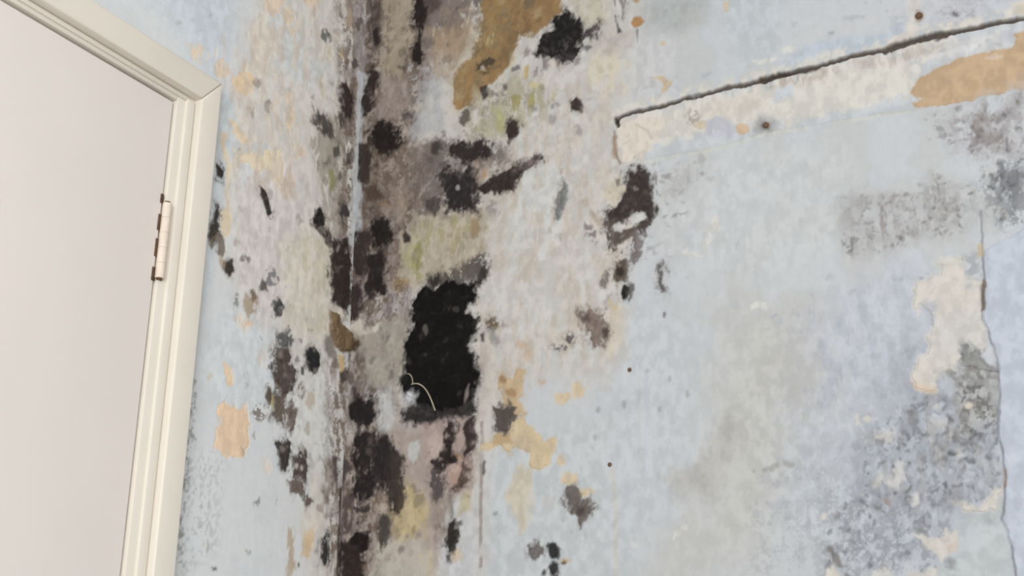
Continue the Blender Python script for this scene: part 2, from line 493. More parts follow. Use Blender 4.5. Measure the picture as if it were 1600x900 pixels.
# streaky mottling of the whole damp band
for w_, pts in (('L', [(528, -100), (580, -100), (552, 450), (530, 520)]), ('L', [(515, 560), (550, 560), (530, 990), (512, 990)]),
                ('R', [(530, -100), (665, -100), (665, 110), (640, 200), (660, 320), (618, 400), (640, 480), (622, 600), (596, 690), (610, 770), (590, 850), (575, 990), (510, 990)])):
    st(w_, pts, (124, 108, 104), .7, 40, 14, .52, 's')
    st(w_, pts, (186, 174, 164), .4, 40, 14, .76, 'v')
    st(w_, pts, (66, 55, 52), .75, 40, 14, .72, 'd')
    st(w_, pts, (140, 118, 98), .5, 40, 14, .68, 'd')
st('R', [(599, -100), (646, -100), (642, 80), (622, 130), (598, 105)], (176, 162, 140), .8, 12, 9, .16, 'v')
st('R', [(604, 60), (636, 70), (626, 130), (604, 110)], (162, 146, 122), .6, 12, 9, .2, 'v')
st('R', [(574, -100), (597, -100), (594, 60), (578, 100)], (84, 70, 66), .8, 9, 8, .15, 's')
st('R', [(563, -100), (574, -100), (570, 130), (560, 130)], (158, 148, 154), .8, 6, 4, .12, 's')
st('L', [(554, -100), (572, -100), (566, 120), (552, 120)], (160, 150, 152), .6, 8, 5, .2, 's')
st('R', [(590, 120), (640, 125), (640, 185), (600, 190)], (166, 150, 142), .7, 16, 10, .2, 'd')
st('R', [(548, 505), (636, 495), (625, 560), (622, 600), (570, 600), (566, 560)], (178, 170, 158), .8, 16, 12, .2, 'd')
st('R', [(590, 600), (614, 600), (612, 668), (594, 680)], (198, 199, 200), .85, 12, 9, .12, 'd')
st('R', [(604, 300), (625, 285), (640, 320), (630, 345), (610, 340)], (164, 146, 130), .6, 14, 10, .25, 'd')
st('L', [(440, 380), (510, 330), (515, 520), (480, 540), (440, 500)], (208, 199, 176), .65, 30, 14, .2, 'v')
st('L', [(350, 60), (500, 0), (520, 500), (460, 560), (360, 480)], (178, 168, 168), .4, 40, 14, .78, 'v')
st('L', [(350, 60), (500, 0), (480, 300), (370, 300)], (208, 190, 170), .5, 40, 14, .72, 'v')
st('R', [(690, 100), (960, 60), (960, 560), (700, 620), (760, 420), (780, 260)], (180, 166, 166), .45, 50, 14, .76, 'v')
st('R', [(690, 100), (960, 60), (960, 560), (700, 620), (760, 420), (780, 260)], (208, 196, 176), .5, 50, 14, .72, 'v')
st('R', [(690, 100), (960, 60), (960, 560), (700, 620), (760, 420), (780, 260)], (206, 208, 210), .45, 50, 14, .7, 's')

# ochre plaster at the top with its cream edge
OC = [(752, -100), (880, -100), (876, 18), (862, 34), (842, 50), (832, 58), (810, 58), (806, 75), (796, 100), (776, 124), (757, 134), (744, 164), (712, 172), (705, 135), (714, 108), (736, 92), (750, 58), (752, 30)]
st('R', OC, (196, 182, 150), .8, 12, 9)
st('R', OC, (152, 116, 70), .95, 7, 7, .05, 'm', -.8, lab=PT('bare_plaster', 'ochre-brown bare plaster at the top'))
st('R', [(752, 20), (800, 30), (790, 60), (800, 80), (770, 130), (712, 170), (712, 120), (745, 80)], (170, 132, 80), .55, 14, 12, .4, 'v')
st('R', [(752, 10), (800, 10), (800, 60), (770, 110), (715, 165), (712, 120), (745, 80)], (172, 154, 112), .6, 12, 12, .55, 'd')
st('R', [(752, 10), (800, 10), (860, 20), (830, 50), (770, 120), (715, 165)], (118, 94, 66), .55, 12, 12, .68, 'd')
st('R', [(786, 45), (806, 45), (800, 90), (782, 115)], (134, 106, 72), .6, 12, 9)
st('R', [(756, 58), (772, 48), (782, 20), (770, 60), (766, 85), (756, 75)], (190, 172, 126), .75, 6, 6, .2, 'v')
st('R', [(796, 100), (806, 78), (800, 100), (778, 132), (790, 120)], (208, 198, 160), .85, 5, 5)
st('R', [(820, -10), (836, -10), (832, 12), (820, 12)], (112, 98, 80), .8, 8, 6)
st('R', [(742, 100), (760, 88), (775, 95), (768, 110), (756, 118), (745, 112)], (66, 56, 46), .85, 7, 7, .3, 'm')
st('R', E(753, 106, 3, 5), (190, 180, 165), .8, 5, 5)
st('R', [(706, 120), (706, 172), (712, 178), (722, 170)], (206, 196, 176), .8, 5, 4, width=5)
st('R', [(885, -10), (958, -10), (945, 42), (918, 42), (900, 24)], (194, 188, 168), .9, 16, 9, .1, 'v')
st('R', [(738, 140), (800, 115), (870, 130), (845, 180), (790, 215), (725, 220), (735, 175)], (178, 170, 142), .75, 24, 14, .3, 'v')
st('R', [(735, 150), (800, 120), (850, 140), (790, 210), (735, 215)], (206, 200, 188), .7, 20, 12, .62, 'd')
st('R', [(735, 150), (800, 120), (850, 140), (790, 210), (735, 215)], (134, 126, 104), .6, 20, 12, .72, 'd')
for x, y, rx, ry, c in ((806, 160, 9, 14, (164, 154, 92)), (832, 156, 8, 12, (172, 162, 96)), (824, 112, 6, 8, (196, 168, 98)), (866, 138, 8, 14, (176, 164, 116)), (782, 190, 9, 16, (182, 178, 122)),
                        (836, 132, 8, 5, (204, 190, 140)), (772, 172, 10, 10, (170, 168, 132)), (758, 205, 14, 12, (184, 180, 150))):
    st('R', E(x, y, rx, ry), c, .85, 6, 7, .2, 'v')
st('R', [(845, 120), (905, 100), (910, 125), (850, 150)], (206, 200, 202), .7, 14, 9)
st('R', [(918, 85), (960, 80), (985, 95), (985, 140), (945, 145), (925, 130)], (212, 201, 176), .7, 18, 12, .3, 'v')
st('R', [(926, 55), (990, 50), (985, 70), (940, 95)], (190, 178, 172), .7, 18, 10)
st('R', [(1000, 24), (1008, 32), (1002, 40), (990, 44), (985, 36), (990, 26)], (182, 132, 78), .97, 4, 3, h=-.5)
st('R', [(995, 42), (998, 48), (996, 66), (993, 48)], (126, 116, 112), .8, 4, 2)
st('R', [(1015, 122), (1034, 118), (1050, 128), (1044, 140), (1032, 148), (1036, 132), (1026, 124)], (206, 178, 136), .8, 5, 4)
st('R', E(994, 0, 5, 4), (186, 150, 105), .9, 4, 3)
st('R', E(1136, 10, 5, 9), (206, 188, 158), .9, 4, 4)
st('R', [(1100, 115), (1125, 105), (1110, 122), (1085, 122)], (170, 178, 190), .8, 8, 6, .4, 'm')
st('R', E(1035, 68, 5, 4), (206, 180, 150), .7, 4, 3)
st('R', [(950, -10), (984, -10), (976, 25), (966, 48), (958, 30)], (112, 108, 104), .75, 10, 8, .45, 'v')
st('R', [(962, 30), (972, 50), (966, 52)], (40, 36, 36), .85, 4, 3)

# pale, slightly raised line up the inner corner
for y0, y1, wd in ((120, 176, 17), (176, 235, 9), (235, 300, 13), (300, 376, 18)):
    for w_ in 'LR':
        off = -3 if w_ == 'L' else 3
        pts = [(572 - .05 * y + off * .6, y) for y in np.linspace(y0, y1, 5)]
        st(w_, pts, (184, 186, 190), .92, 5, 5, .08, 'v', .6, wd)
st('R', [(572 - .05 * 770 + 5, 770), (528 + 4, 905)], (160, 144, 144), .9, 4, 2, width=5)
st('L', [(572 - .05 * 765 - 1, 765), (528 - 1, 905)], (52, 40, 38), .9, 4, 2, width=6)
st('R', [(537, 760), (530, 905)], (60, 48, 46), .6, 3, 2, .2, 's', width=3)

# ------------------------------------------------------------------ mould on the left wall
K = (34, 29, 28)
G = (84, 80, 78)
for x0, x1, y0, y1, c, a, b in ((501, 520, 44, 68, (92, 88, 84), .9, .2), (520, 531, 43, 54, (120, 114, 108), .8, .25), (554, 567, 26, 48, (98, 86, 80), .9, .15), (538, 552, 10, 42, (168, 148, 128), .8, .2),
                                (395, 409, 121, 136, (148, 134, 124), .8, .1), (413, 426, 153, 177, (120, 112, 104), .8, .35), (388, 396, 158, 186, (158, 146, 126), .6, .3), (392, 396, 178, 195, (140, 128, 128), .6, .2),
                                (549, 559, 88, 108, (78, 66, 62), .85, .15), (324, 329, 14, 28, (130, 132, 136), .6, .2), (275, 284, 32, 42, (158, 164, 170), .6, .2), (310, 318, 40, 50, (164, 170, 174), .6, .2), (296, 304, 26, 32, (160, 166, 170), .5, .2),
                                (488, 494, 8, 28, (176, 152, 134), .7, .2), (464, 476, 62, 76, (184, 172, 168), .6, .3), (434, 442, 112, 150, (188, 164, 150), .5, .3), (372, 380, 226, 238, (150, 146, 144), .7, .3),
                                (374, 389, 396, 411, (112, 102, 98), .85, .35), (366, 374, 370, 385, (160, 146, 142), .7, .3), (419, 428, 298, 312, (150, 144, 150), .7, .35), (382, 392, 296, 306, (188, 176, 178), .6, .3),
                                (418, 428, 354, 364, (168, 158, 162), .6, .3), (463, 474, 335, 352, (148, 140, 130), .7, .35), (408, 440, 420, 446, (104, 102, 108), .85, .5), (365, 373, 456, 490, (118, 114, 110), .8, .25),
                                (447, 454, 492, 516, (122, 118, 122), .8, .3), (452, 460, 474, 484, (142, 138, 136), .7, .2), (380, 390, 580, 608, (170, 158, 158), .6, .35), (324, 332, 584, 596, (188, 178, 158), .7, .1),
                                (460, 472, 528, 540, (120, 116, 116), .8, .45), (462, 468, 555, 565, (110, 104, 104), .8, .3), (476, 486, 658, 680, (150, 134, 118), .6, .35), (478, 492, 615, 640, (176, 158, 134), .7, .3),
                                (396, 404, 675, 690, (150, 138, 128), .7, .3), (374, 382, 700, 715, (166, 146, 122), .7, .2), (394, 409, 780, 794, (128, 130, 132), .85, .3), (430, 434, 775, 788, (128, 130, 132), .7, .2),
                                (396, 402, 742, 752, (140, 138, 136), .7, .2), (384, 393, 855, 863, (150, 152, 148), .8, .2), (322, 328, 850, 862, (168, 164, 152), .7, .2), (288, 296, 780, 792, (158, 160, 158), .7, .3),
                                (464, 469, 878, 886, (52, 50, 48), .9, .1), (333, 340, 885, 893, (66, 66, 68), .9, .1), (503, 509, 740, 764, (112, 98, 92), .8, .2), (494, 506, 785, 803, (150, 134, 122), .75, .3), (506, 514, 798, 810, (140, 120, 120), .7, .2),
                                (451, 466, 820, 835, (196, 190, 180), .6, .2), (484, 492, 715, 735, (176, 166, 156), .6, .3)):
    st('L', B(x0, x1, y0, y1), c, a, 5, 6, b, 'm')
st('L', [(272, 680), (300, 600), (308, 620), (298, 700), (290, 790), (282, 900), (272, 905)], (108, 110, 110), .6, 16, 8, .8, 'f')
st('L', [(300, 700), (350, 720), (340, 860), (285, 900)], (150, 154, 156), .5, 30, 8, .82, 'f')

st('L', [(490, 170), (504, 180), (517, 196), (520, 212), (506, 206), (492, 192)], (74, 70, 66), .92, 8, 8, .12, 'v', lab=MP('soft grey mould patch at the top of the olive stain left of the corner'))
st('L', [(532, 126), (542, 132), (550, 150), (552, 170), (543, 186), (536, 172), (529, 150)], (58, 44, 42), .96, 6, 7, .06, 'v', lab=MP('dark brown upright mould patch on the left wall, highest beside the corner'))
st('L', [(529, 176), (536, 178), (540, 198), (532, 200)], (62, 54, 50), .9, 5, 5)
st('L', [(338, 258), (343, 264), (348, 270), (346, 277), (339, 272)], (44, 38, 32), .95, 4, 3, lab=MP('tiny black comma of mould just right of the door frame, above the hinge'))
st('L', [(341, 322), (337, 345), (339, 365), (333, 378), (327, 365), (333, 345), (336, 332)], (52, 44, 38), .95, 4, 4, .06, 'v', lab=MP('thin black mould streak touching the door frame beside the hinge'))
st('L', [(330, 365), (340, 360), (352, 376), (354, 392), (348, 404), (338, 396), (330, 385)], (112, 98, 84), .9, 6, 6, .22, 's')
st('L', [(342, 398), (352, 404), (358, 414), (350, 424), (342, 410)], (178, 160, 134), .85, 6, 5)
st('L', [(354, 412), (362, 408), (364, 418), (358, 429), (352, 424)], (58, 48, 42), .95, 4, 4, lab=MP('small dark mould spot at the lower tip of the brown smear by the door frame'))
st('L', [(407, 294), (414, 300), (421, 316), (424, 330), (419, 334), (413, 320), (408, 308)], (48, 42, 40), .96, 4, 4, lab=MP('slanting black slash of mould on the pinkish paint left of the corner'))
st('L', [(407, 436), (416, 440), (418, 456), (406, 456)], (74, 66, 62), .9, 5, 5, .1)
st('L', [(493, 335), (500, 328), (505, 340), (504, 355), (512, 368), (504, 371), (495, 358), (490, 342)], (34, 30, 32), .97, 4, 5, lab=MP('black hook of mould on the left wall above the tall dark streak'))
st('L', [(506, 358), (514, 360), (520, 376), (516, 390), (508, 380)], (66, 58, 54), .85, 6, 6, .2, 'v')
st('L', [(531, 322), (542, 324), (546, 338), (536, 344), (530, 335)], (62, 56, 58), .9, 6, 6, .1, lab=MP('small dark smudge of mould against the pale corner line'))
st('L', [(518, 376), (530, 380), (544, 374), (546, 420), (545, 470), (540, 485), (530, 478), (518, 465), (516, 430), (520, 400)], (52, 42, 38), .97, 5, 7, .05, 's', lab=MP('tall black-brown mould streak running down the left side of the corner'))
st('L', [(520, 232), (530, 228), (532, 244), (522, 246)], (70, 64, 60), .85, 6, 5, .2)
st('L', [(541, 240), (548, 236), (548, 260), (542, 258)], (60, 54, 52), .85, 5, 4)
st('L', [(528, 268), (534, 266), (534, 282), (528, 280)], (80, 74, 66), .8, 4, 4)
st('L', [(384, 462), (398, 453), (402, 470), (400, 490), (388, 496), (380, 480)], (158, 138, 112), .85, 7, 7, .2)
st('L', [(390, 455), (400, 452), (402, 464), (394, 470)], (110, 94, 78), .85, 5, 5, .2)
st('L', [(430, 476), (437, 470), (443, 480), (440, 492), (432, 495), (428, 486)], (62, 62, 64), .96, 5, 5, lab=MP('small round grey-black mould spot above the long brown mould patch'))
st('L', [(430, 524), (440, 520), (450, 522), (455, 532), (448, 541), (436, 540)], (84, 84, 84), .92, 7, 7, .15, lab=MP('grey mould smudge sitting on top of the long brown mould patch'))
st('L', [(430, 550), (440, 546), (452, 548), (456, 556), (450, 570), (460, 580), (458, 595), (455, 612), (445, 616), (430, 606), (428, 580), (432, 562)], (76, 64, 58), .96, 5, 7, .05, 'm', lab=MP('long brown mould patch standing alone midway between door frame and corner'))
st('L', [(418, 608), (428, 612), (445, 616), (448, 640), (440, 656), (430, 652), (424, 630), (414, 620)], (92, 78, 66), .92, 5, 7, .15, 'v', lab=MP('ragged brown mould tail under the long brown mould patch'))
st('L', [(424, 618), (427, 622), (427, 640), (423, 634)], (186, 170, 110), .8, 3, 3)
st('L', [(448, 638), (456, 632), (464, 645), (460, 672), (450, 670), (446, 655)], (102, 86, 78), .9, 5, 6, .18, 'v', lab=MP('narrow brown mould tuft to the right below the long brown patch'))
st('L', [(464, 600), (474, 596), (478, 612), (472, 626), (464, 618)], (122, 106, 94), .8, 6, 6, .25)
st('L', E(407, 642, 13, 13), (110, 98, 92), .85, 8, 8, .5, 'f')
st('L', [(482, 548), (490, 541), (498, 552), (499, 568), (492, 582), (483, 576), (479, 560)], (34, 33, 36), .98, 4, 4, lab=MP('black oval mould spot like an egg, left of the broken brown plaster'))
st('L', [(470, 572), (475, 570), (475, 586), (470, 584)], (62, 58, 56), .9, 3, 3)
st('L', [(430, 694), (436, 692), (441, 700), (448, 686), (453, 694), (449, 716), (444, 732), (438, 722), (434, 706)], (58, 50, 48), .97, 4, 5, lab=MP('heart-shaped black mould spot low on the left wall'))
st('L', [(470, 690), (478, 700), (470, 712)], (146, 130, 112), .8, 6, 5, .1)
st('L', [(458, 716), (466, 706), (478, 708), (484, 722), (480, 738), (472, 750), (462, 748), (454, 738)], (74, 60, 56), .95, 5, 7, .14, 'm', lab=MP('brown mould cluster right of the heart-shaped black spot'))
for x, y in ((462, 729), (470, 731)):
    st('L', E(x, y, 2.5, 5), (170, 160, 150), .9, 3, 2)
st('L', [(452, 756), (462, 750), (474, 760), (482, 775), (484, 786), (478, 788), (468, 772), (456, 768)], (100, 84, 76), .92, 5, 6, .15, 'v', lab=MP('brown mould tail trailing down from the brown cluster'))
st('L', [(506, 842), (513, 838), (515, 860), (514, 876), (505, 880), (502, 862)], (46, 42, 44), .95, 5, 6, .08, 'v', lab=MP('small black mould streak at the foot of the left wall'))
st('L', [(520, 712), (530, 712), (532, 740), (526, 764), (520, 740)], (74, 62, 60), .85, 8, 6, .1, 's')

# broken plaster lump in the corner and its shadow on the left, painted in grey
st('L', [(507, 525), (518, 520), (524, 548), (528, 566), (516, 560), (507, 545)], (112, 104, 98), .85, 10, 6)
st('LR', [(516, 488), (524, 492), (532, 512), (545, 520), (560, 528), (566, 536), (556, 546), (546, 554), (532, 548), (520, 538), (514, 515)], (112, 90, 64), .97, 5, 5, .04, 'm', 2.5)
st('L', [(514, 486), (524, 490), (532, 510), (546, 518), (560, 524), (560, 556), (532, 548), (520, 538), (514, 515)], (112, 90, 64), .97, 5, 4, 0, 'm', 1.5,
   lab=('plaster_lump', 'broken lump of brown plaster sticking out of the inner corner', 'plaster', None, None, 5.0))
st('LR', [(545, 536), (562, 532), (566, 538), (556, 546), (546, 550)], (76, 58, 44), .85, 5, 4)
st('R', [(530, 508), (545, 512), (560, 498), (575, 508), (592, 505), (590, 518), (566, 524), (550, 518)], (216, 206, 192), .95, 5, 6, h=1)
st('L', [(522, 478), (532, 482), (538, 495), (530, 500)], (214, 204, 192), .9, 5, 5)
st('LR', [(528, 552), (538, 556), (538, 576), (532, 584), (530, 566)], (196, 168, 112), .9, 4, 4)
st('LR', [(530, 580), (546, 576), (544, 596), (534, 600)], (66, 54, 52), .9, 6, 5)

spots('L', [(286, 690), (302, 590), (314, 600), (304, 700), (296, 800), (288, 895), (274, 900)], 46, 1.2, 4, [(96, 96, 94), (130, 130, 128)], .7)
spots('L', [(300, 720), (350, 740), (340, 850), (290, 890)], 22, 1, 2.5, [(140, 144, 146)], .6)
spots('L', [(365, 280), (500, 260), (515, 520), (380, 470)], 60, 1.5, 5, [(178, 166, 168), (150, 140, 138), (196, 184, 180)], .5)
spots('L', [(380, 60), (530, 20), (500, 260), (370, 230)], 60, 1.5, 6, [(186, 170, 160), (208, 190, 166), (170, 160, 158), (214, 200, 180)], .5)
spots('L', [(400, 500), (530, 470), (530, 760), (440, 740)], 60, 1.2, 5, [(120, 110, 104), (150, 138, 130), (96, 88, 84)], .55)
spots('L', [(485, 130), (560, 60), (548, 460), (510, 460)], 50, 2, 7, [(90, 80, 74), (120, 108, 98), (170, 160, 150)], .6)
spots('R', [(560, -10), (665, -10), (660, 120), (630, 250), (560, 260)], 60, 2, 9, [(92, 78, 74), (130, 114, 106), (190, 178, 160), (60, 50, 48)], .6)
spots('R', [(560, 230), (690, 225), (650, 340), (550, 450)], 80, 2, 9, [(84, 70, 64), (60, 48, 46), (150, 132, 118), (170, 156, 148), (120, 104, 94)], .6)
spots('R', [(545, 450), (640, 450), (620, 620), (540, 680)], 60, 2, 8, [(120, 106, 104), (150, 138, 134), (190, 182, 172), (80, 68, 68)], .55)
spots('R', [(530, 690), (600, 670), (640, 700), (700, 780), (680, 900), (530, 900)], 90, 2, 9, [(92, 78, 76), (140, 124, 118), (190, 174, 160), (60, 50, 50)], .55)
spots('R', OC, 50, 2, 9, [(120, 96, 64), (172, 136, 86), (138, 116, 86), (186, 164, 120)], .5)
spots('R', [(660, -10), (750, -10), (740, 80), (670, 110)], 46, 2, 9, [(90, 74, 70), (140, 120, 108), (168, 148, 124)], .55)
spots('R', [(735, 150), (850, 110), (870, 160), (790, 215), (725, 220)], 46, 1.5, 6, [(110, 104, 92), (206, 200, 190), (160, 150, 100), (140, 132, 120)], .6)
spots('R', [(820, 100), (960, 60), (960, 230), (820, 260)], 50, 1.5, 6, [(160, 148, 148), (208, 198, 178), (176, 166, 166)], .5)
spots('R', [(660, 225), (830, 225), (780, 300), (650, 340)], 60, 2, 8, [(80, 68, 66), (150, 134, 130), (176, 164, 158), (58, 50, 50)], .6)
spots('R', [(645, 335), (760, 330), (755, 395), (640, 440)], 50, 2, 7, [(160, 146, 116), (206, 198, 180), (146, 130, 108), (160, 156, 96)], .55)
spots('R', [(770, 340), (950, 280), (960, 520), (780, 560)], 80, 2, 7, [(190, 176, 176), (178, 168, 166), (206, 194, 178), (208, 208, 210)], .5)
# ------------------------------------------------------------------ mould on the right wall, beside the corner, top to bottom
st('R', [(582, 46), (590, 46), (592, 66), (585, 72)], (44, 36, 36), .9, 6, 4)
st('R', [(584, 104), (592, 112), (590, 128), (582, 150), (582, 172), (570, 180), (566, 160), (574, 135)], (54, 42, 40), .95, 7, 8, .1, 'v', lab=MP('dark brown mould streak hugging the right side of the corner, near the top'))
st('R', [(584, 198), (596, 190), (612, 196), (620, 208), (628, 225), (620, 238), (600, 240), (586, 230), (578, 215)], (38, 31, 30), .97, 8, 9, .06, 'm', lab=MP('black mould clump right of the corner at the height of the olive stain'))
st('R', [(558, 222), (576, 222), (578, 250), (574, 286), (562, 280)], (62, 50, 48), .92, 7, 8, .15, 's', lab=MP('dark streak of mould beside the pale corner line, upper part'))
st('R', [(650, -100), (668, -100), (666, 30), (656, 50), (660, 70), (656, 96), (648, 94), (646, 76), (654, 60), (650, 30)], (40, 33, 32), .97, 6, 8, .06, 'v', lab=MP('tall black mould streak at the top edge, left of the ochre plaster'))
st('R', [(664, -100), (700, -100), (690, 12), (668, 22)], (84, 68, 64), .85, 12, 10, .2, 'v')
st('R', [(728, -100), (756, -100), (754, 8), (738, 30)], (98, 84, 82), .85, 10, 9, .25, 'v')
st('R', [(570, 290), (600, 285), (598, 310), (572, 320)], (84, 66, 56), .85, 12, 9, .2)
st('R', [(580, 352), (592, 344), (608, 346), (612, 365), (606, 384), (594, 392), (584, 380), (578, 365)], (34, 29, 28), .97, 7, 8, .05, 'm', lab=MP('black mould blotch right of the corner, level with the door hinge'))
st('R', [(550, 365), (566, 362), (578, 372), (578, 405), (570, 430), (556, 432), (548, 410)], (64, 52, 50), .93, 8, 9, .18, 'v', lab=MP('brown-black mould blotch pressed into the corner at hinge height'))
st('R', [(578, 400), (590, 395), (602, 410), (600, 440), (604, 455), (585, 462), (572, 455), (576, 430)], (42, 36, 36), .95, 7, 9, .12, 'v', lab=MP('black ragged mould column under the blotch at hinge height'))
st('R', [(629, 370), (634, 362), (641, 368), (640, 377), (632, 379)], (58, 46, 44), .95, 4, 4)
st('R', [(546, 448), (562, 448), (562, 480), (556, 500), (548, 498), (543, 470)], (62, 48, 48), .93, 6, 7, .1, 's', lab=MP('dark pointed mould streak right above the broken brown plaster'))
st('R', [(572, 448), (582, 448), (582, 468), (574, 470)], (52, 48, 50), .9, 6, 6, .2)
st('R', B(582, 606, 538, 550), (148, 140, 130), .7, 7, 7, .4, 'f')
st('R', B(608, 622, 575, 600), (150, 144, 136), .6, 8, 7, .3)
st('R', B(556, 576, 585, 600), (120, 106, 104), .7, 8, 7, .3)
st('R', [(548, 632), (558, 626), (574, 634), (580, 618), (584, 620), (586, 650), (576, 660), (562, 664), (548, 652)], (38, 34, 35), .97, 5, 7, .05, 'm', lab=MP('black tooth-edged mould patch in the corner below the broken brown plaster'))
st('R', [(548, 604), (558, 606), (556, 630), (548, 628)], (66, 54, 56), .85, 6, 5, .15)
st('R', [(556, 660), (564, 660), (562, 690), (556, 690)], (58, 50, 50), .9, 6, 5)
st('R', [(556, 682), (572, 676), (590, 682), (588, 712), (582, 734), (562, 736), (552, 722), (556, 700)], (44, 38, 40), .96, 7, 9, .12, 'v', lab=MP('black mould mass right of the corner below the tooth-edged patch'))
st('R', [(590, 690), (602, 684), (612, 696), (622, 712), (622, 740), (612, 770), (596, 760), (584, 740), (588, 715)], (44, 39, 40), .97, 7, 9, .06, 'm', lab=MP('large soft black mould patch between the corner mass and the ochre wedge'))
st('R', [(612, 705), (624, 715), (630, 750), (631, 785), (622, 806), (610, 795), (606, 775), (614, 745)], (66, 56, 50), .94, 7, 8, .14, 's', lab=MP('dark brown hanging mould lobe along the left edge of the ochre wedge'))
st('R', [(556, 742), (574, 736), (586, 745), (586, 764), (574, 778), (560, 788), (550, 775)], (40, 35, 36), .96, 6, 8, .08, 'm', lab=MP('black mould mass in the corner, below the other two black masses'))
st('R', [(550, 792), (560, 796), (575, 786), (580, 792), (574, 801), (556, 805)], (60, 50, 50), .92, 5, 6, .12)
st('R', [(524, 712), (536, 712), (548, 735), (546, 756), (532, 752)], (72, 60, 60), .88, 8, 8, .2, 's')
st('R', [(534, 775), (550, 775), (552, 830), (536, 835)], (88, 70, 68), .85, 8, 9, .3, 'v')
st('R', [(590, 810), (602, 806), (611, 815), (608, 838), (600, 852), (592, 838)], (72, 66, 62), .93, 9, 7, .06, 'm', lab=MP('soft dark smudge of mould on the cream plaster below the ochre wedge'))
st('R', [(548, 842), (560, 832), (572, 832), (575, 850), (566, 862), (554, 866), (538, 858)], (32, 26, 26), .97, 5, 6, lab=MP('black mould clump low in the corner, just above the bottom edge'))
st('R', [(534, 850), (556, 862), (566, 866), (562, 885), (570, 905), (532, 910)], (52, 39, 38), .95, 7, 8, .1, 's', lab=MP('dark brown mould running out at the bottom edge of the corner'))
for x0, x1, y0, y1 in ((634, 642, 832, 842), (650, 660, 830, 842), (678, 684, 832, 850), (622, 628, 855, 864)):
    st('R', B(x0, x1, y0, y1), (142, 128, 128), .75, 6, 5, .2)

# mould further right on the right wall
st('R', [(838, 76), (846, 58), (864, 48), (872, 28), (882, 17), (896, 26), (908, 40), (912, 56), (902, 80), (894, 92), (880, 93), (866, 88), (846, 90), (836, 84)], (30, 27, 27), .98, 6, 9, .07, 'm', lab=MP('black mould blob beside the ochre plaster at the top', 1.6))
st('R', [(846, 90), (862, 94), (856, 108), (836, 118), (832, 114)], (112, 100, 104), .75, 10, 8, .2)
st('R', [(866, 90), (895, 88), (885, 100), (872, 102)], (70, 62, 62), .8, 8, 7, .25)
st('R', [(914, 50), (928, 44), (938, 36), (938, 44), (926, 58), (916, 58)], (66, 60, 64), .85, 6, 6, .2, lab=MP('small ragged grey mould spur right of the black blob at the top'))
st('R', [(908, 68), (920, 66), (928, 72), (918, 84), (910, 80)], (84, 76, 80), .8, 7, 7, .2)
st('R', [(898, 92), (906, 92), (904, 102), (898, 102)], (112, 96, 98), .6, 6, 5)
st('R', [(820, 75), (828, 80), (824, 90), (816, 92)], (128, 120, 112), .7, 6, 5)
st('R', [(798, 106), (810, 102), (812, 110), (800, 112)], (100, 94, 88), .8, 5, 5)
st('R', [(750, 134), (760, 130), (762, 150), (754, 156)], (50, 44, 46), .9, 5, 5, .1)
st('R', [(784, 134), (792, 130), (792, 140), (784, 142)], (92, 86, 84), .8, 5, 4)
st('R', [(766, 142), (790, 148), (785, 152), (768, 150)], (112, 108, 104), .7, 5, 5, .3)
st('R', [(720, 165), (734, 166), (736, 185), (724, 200), (712, 200), (718, 185)], (82, 74, 62), .88, 7, 7, .2)
st('R', [(794, 200), (802, 190), (809, 196), (808, 212), (800, 218), (793, 208)], (58, 44, 42), .95, 5, 4, lab=MP('dark brown round mould spot under the green-tinged plaster'))
st('R', E(902, 163, 8, 8), (60, 46, 42), .95, 5, 4, lab=MP('single dark brown mould dot left of the tip of the long crack'))
st('R', E(868, 164, 9, 5, -30), (130, 122, 122), .7, 6, 6, .3)
st('R', E(862, 184, 9, 8), (138, 130, 132), .65, 7, 7, .4)
st('R', E(902, 205, 10, 8), (140, 138, 142), .7, 7, 7, .45)
st('R', [(832, 182), (840, 180), (838, 190)], (170, 140, 136), .6, 5, 4)
st('R', [(686, 202), (696, 204), (700, 214), (690, 216)], (112, 104, 106), .7, 6, 6, .3)
st('R', [(676, 222), (690, 218), (700, 226), (690, 238), (672, 240)], (70, 62, 60), .88, 7, 8, .2)
# the dark mass between the ochre plaster and the big black patch
st('R', [(660, 226), (700, 216), (770, 220), (800, 240), (790, 262), (750, 268), (745, 300), (748, 335), (690, 335), (650, 330), (648, 280)], (114, 99, 94), .85, 22, 16, .14, 'd')
st('R', [(708, 228), (722, 220), (738, 226), (752, 222), (768, 232), (760, 246), (742, 246), (735, 252), (722, 246), (708, 242)], (50, 43, 43), .95, 7, 9, .12, 'm', lab=MP('dark mould bar under the green-tinged plaster, upper edge of the mouldy mass'))
st('R', [(664, 250), (680, 244), (700, 250), (698, 262), (676, 262)], (98, 86, 82), .8, 8, 8, .25)
st('R', [(670, 226), (684, 222), (694, 232), (686, 244), (674, 240)], (66, 58, 56), .85, 7, 7, .2)
st('R', [(688, 270), (704, 262), (722, 270), (736, 262), (744, 278), (748, 300), (744, 332), (736, 330), (724, 325), (706, 328), (700, 322), (704, 300), (690, 285)], (46, 40, 42), .95, 8, 10, .14, 'v', lab=MP('big ragged black mould mass above the cream plaster right of the corner'))
st('R', E(716, 294, 3, 5), (160, 158, 165), .9, 3, 2)
st('R', [(662, 308), (674, 310), (690, 304), (690, 330), (676, 338), (664, 324)], (74, 64, 62), .85, 8, 9, .3, 'v')
st('R', [(750, 292), (764, 282), (776, 278), (792, 268), (808, 260), (836, 246), (846, 248), (836, 258), (816, 266), (804, 282), (796, 296), (776, 298), (756, 302)], (54, 41, 38), .96, 5, 6, .05, 'm', lab=MP('dark brown wing-shaped mould streak pointing up right from the mouldy mass'))
st('R', [(800, 255), (820, 246), (842, 248), (840, 258), (820, 264), (806, 266)], (140, 122, 118), .8, 12, 8, .1)
